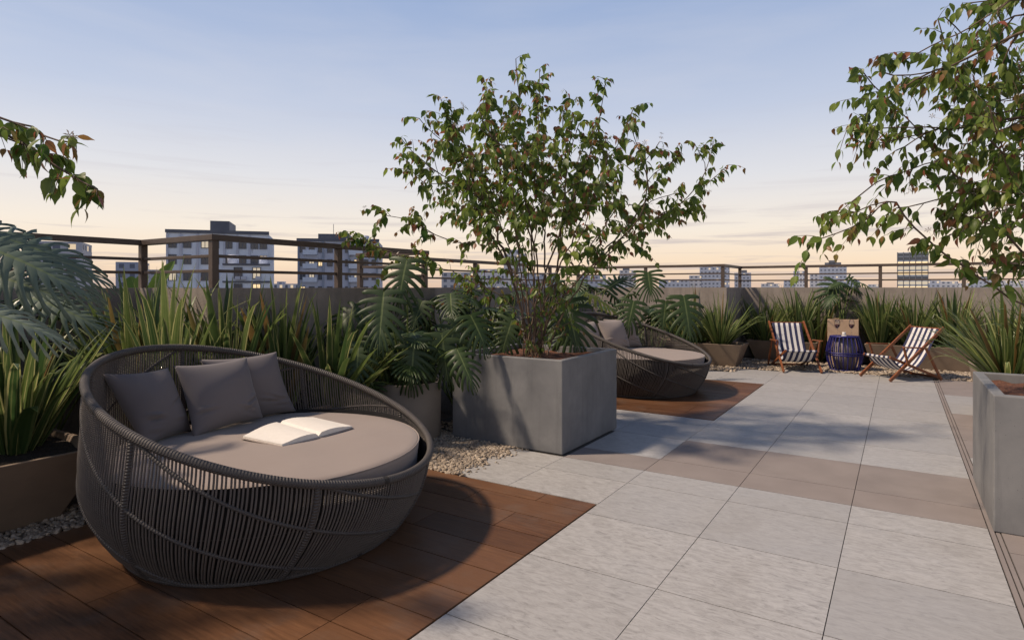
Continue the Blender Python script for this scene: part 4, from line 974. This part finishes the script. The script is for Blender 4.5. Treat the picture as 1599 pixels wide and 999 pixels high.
far = [
 ('blocky grey building seen through the silvery monstera leaves', 58, 122, 377, 170, 'fac2', []),
 ('narrow slate building left of the railing corner above the banana plant', 184, 219, 409, 210, 'fac1', []),
 ('low grey building right of the railing corner above the banana plant', 219, 246, 421, 260, 'fac2', []),
 ('low pale rooftops between the two large apartment blocks', 419, 466, 443, 330, 'fac3', [(.3, .5, 1.2)]),
 ('white tower glimpsed through the tall tree stems', 787, 820, 396, 300, 'fac3', [(.2, .7, 2)]),
 ('pale mid rise block left of the tall tree stems', 690, 745, 425, 320, 'fac2', []),
 ('pale block among the tree stems above the railing', 745, 788, 420, 360, 'fac3', []),
 ('low blue block beside the right stems of the tall tree', 820, 870, 426, 380, 'fac1', []),
 ('low dark block above the bright yellow green leaf', 905, 945, 430, 400, 'fac1', []),
 ('small grey tower above the far daybed', 968, 992, 422, 520, 'fac2', [(.2, .6, 2)]),
 ('wide low block left of the tall far monstera leaf', 940, 968, 436, 450, 'fac3', []),
 ('low blue grey block right of the tall far monstera leaf', 1030, 1076, 436, 480, 'fac1', []),
 ('blue twin topped tower behind the far railing corner post', 1094, 1138, 417, 520, 'fac1', [(.1, .45, 2), (.6, .9, 1.2)]),
 ('stepped block left of the twin topped tower', 1077, 1095, 430, 500, 'fac2', []),
 ('rounded blue tower just right of the far railing corner', 1148, 1172, 426, 540, 'fac1', [(.25, .75, 2.5)]),
 ('low flat block in the gap left of the slim tower', 1190, 1216, 443, 600, 'fac2', [(.3, .7, 1.2)]),
 ('slim blue tower alone in the right skyline gap', 1240, 1257, 423, 620, 'fac3', []),
 ('squat block at the foot of the slim blue tower', 1225, 1240, 437, 560, 'fac1', []),
 ('broad stepped tower behind the drum monstera', 1282, 1320, 414, 560, 'fac1', [(.2, .8, 2.5), (.35, .6, 4.5)]),
 ('lower wing left of the broad stepped tower', 1266, 1284, 428, 580, 'fac2', []),
 ('lower wing right of the broad stepped tower', 1319, 1342, 436, 600, 'fac1', []),
 ('tiny low block left of the glass office tower', 1357, 1372, 444, 700, 'fac2', []),
 ('dark low block at the right foot of the glass office tower', 1436, 1466, 438, 520, 'fac1', [(.4, .6, 1.4)]),
 ('flat slate block two gaps right of the glass office tower', 1472, 1494, 439, 540, 'fac2', []),
 ('pale low block between two slate blocks at right', 1497, 1520, 442, 600, 'fac3', []),
 ('long slate block before the right railing post', 1519, 1553, 434, 560, 'fac1', [(.1, .9, 1.4)]),
 ('low block behind the right railing post', 1560, 1604, 438, 580, 'fac2', []),
 ('pale house roofs at the far left edge', -40, 22, 428, 240, 'fac3', []),
]
for lab, x0, x1, y, d, m, rf in far: bld('distant_building', lab, x0, x1, y, d, M[m], 16, rf)

# ---------------------------------------------------------------- light, sky, camera
SUN_EL = 50; SUN_D = norm(np.array((-.80, -.60, 0))) * math.cos(R_(SUN_EL)) + np.array((0, 0, math.sin(R_(SUN_EL))))
ld = bpy.data.lights.new('sun', 'SUN'); ld.energy = 4.9; ld.angle = R_(4.2); ld.color = (1, .82, .64)
lo = bpy.data.objects.new('sun', ld); COL.objects.link(lo); lo.rotation_euler = Vector(-SUN_D).to_track_quat('-Z', 'Y').to_euler()
wd = bpy.data.worlds.new('World'); S.world = wd; wd.use_nodes = True; t = wd.node_tree; nt = NT.__new__(NT); nt.t = t
bg = t.nodes['Background']
sky = nt.n('ShaderNodeTexSky', _sky_type='NISHITA', _sun_disc=False, _sun_elevation=R_(SUN_EL), _sun_rotation=math.atan2(SUN_D[0], SUN_D[1]))
sky.dust_density = 2.0
tc = nt.n('ShaderNodeTexCoord'); sx = nt.n('ShaderNodeSeparateXYZ'); nt.l(tc.outputs['Generated'], sx.inputs[0])
grad = nt.ramp(sx.outputs[2], [(0.0, (.74, .53, .40)), (.035, (.93, .72, .52)), (.09, (.90, .79, .67)), (.17, (.73, .72, .74)), (.27, (.52, .575, .71)), (.42, (.325, .42, .63)), (.52, (.15, .22, .40)), (.68, (.07, .115, .25)), (1, (.045, .08, .19))])
# streaky low cloud
mp = nt.n('ShaderNodeMapping'); mp.inputs['Scale'].default_value = (1.5, 1.5, 30); nt.l(tc.outputs['Generated'], mp.inputs[0])
cl = nt.noise(mp.outputs[0], 2.4, 6, .6, .4)
band = nt.ramp(sx.outputs[2], [(.0, (.7, .7, .7)), (.05, (1, 1, 1)), (.13, (.25, .25, .25)), (.3, (0, 0, 0))])
cm = nt.math('MULTIPLY', nt.ramp(cl, [(.52, (0, 0, 0)), (.68, (.75, .75, .75))]), band)
mp2 = nt.n('ShaderNodeMapping'); mp2.inputs['Scale'].default_value = (1.2, 1.2, 7); nt.l(tc.outputs['Generated'], mp2.inputs[0])
c2 = nt.noise(mp2.outputs[0], 2.0, 5, .55, .3)
g2 = nt.mix(nt.math('MULTIPLY', nt.ramp(c2, [(.42, (0, 0, 0)), (.75, (.3, .3, .3))]), nt.ramp(sx.outputs[2], [(.05, (0, 0, 0)), (.2, (1, 1, 1)), (.5, (.6, .6, .6))])), grad, (.72, .70, .72))
g3 = nt.mix(cm, g2, (.46, .40, .43))
# nishita share (strength 0.05) plus dusk gradient
sc_ = nt.n('ShaderNodeVectorMath', _operation='SCALE'); nt.l(sky.outputs[0], sc_.inputs[0]); sc_.inputs['Scale'].default_value = .012
ad = nt.n('ShaderNodeVectorMath', _operation='ADD'); nt.l(sc_.outputs[0], ad.inputs[0]); nt.l(g3, ad.inputs[1])
nt.l(ad.outputs[0], bg.inputs[0]); bg.inputs[1].default_value = 1.0

cd_ = bpy.data.cameras.new('camera'); cam = bpy.data.objects.new('camera', cd_); COL.objects.link(cam); S.camera = cam
cam.location = (0, 0, EYE); cam.rotation_euler = (R_(90), 0, YAW); cd_.sensor_width = 36; cd_.lens = F / 1599 * 36
cd_.shift_y = -(499.5 - HY) / 1599; cd_.clip_start = .05; cd_.clip_end = 9000
S.view_settings.view_transform = 'Standard'; S.view_settings.look = 'None'; S.view_settings.exposure = 0; S.view_settings.gamma = 1
S.render.engine = 'CYCLES'; S.cycles.use_denoising = True; S.cycles.max_bounces = 8; S.cycles.transparent_max_bounces = 8
S.cycles.sample_clamp_indirect = 6
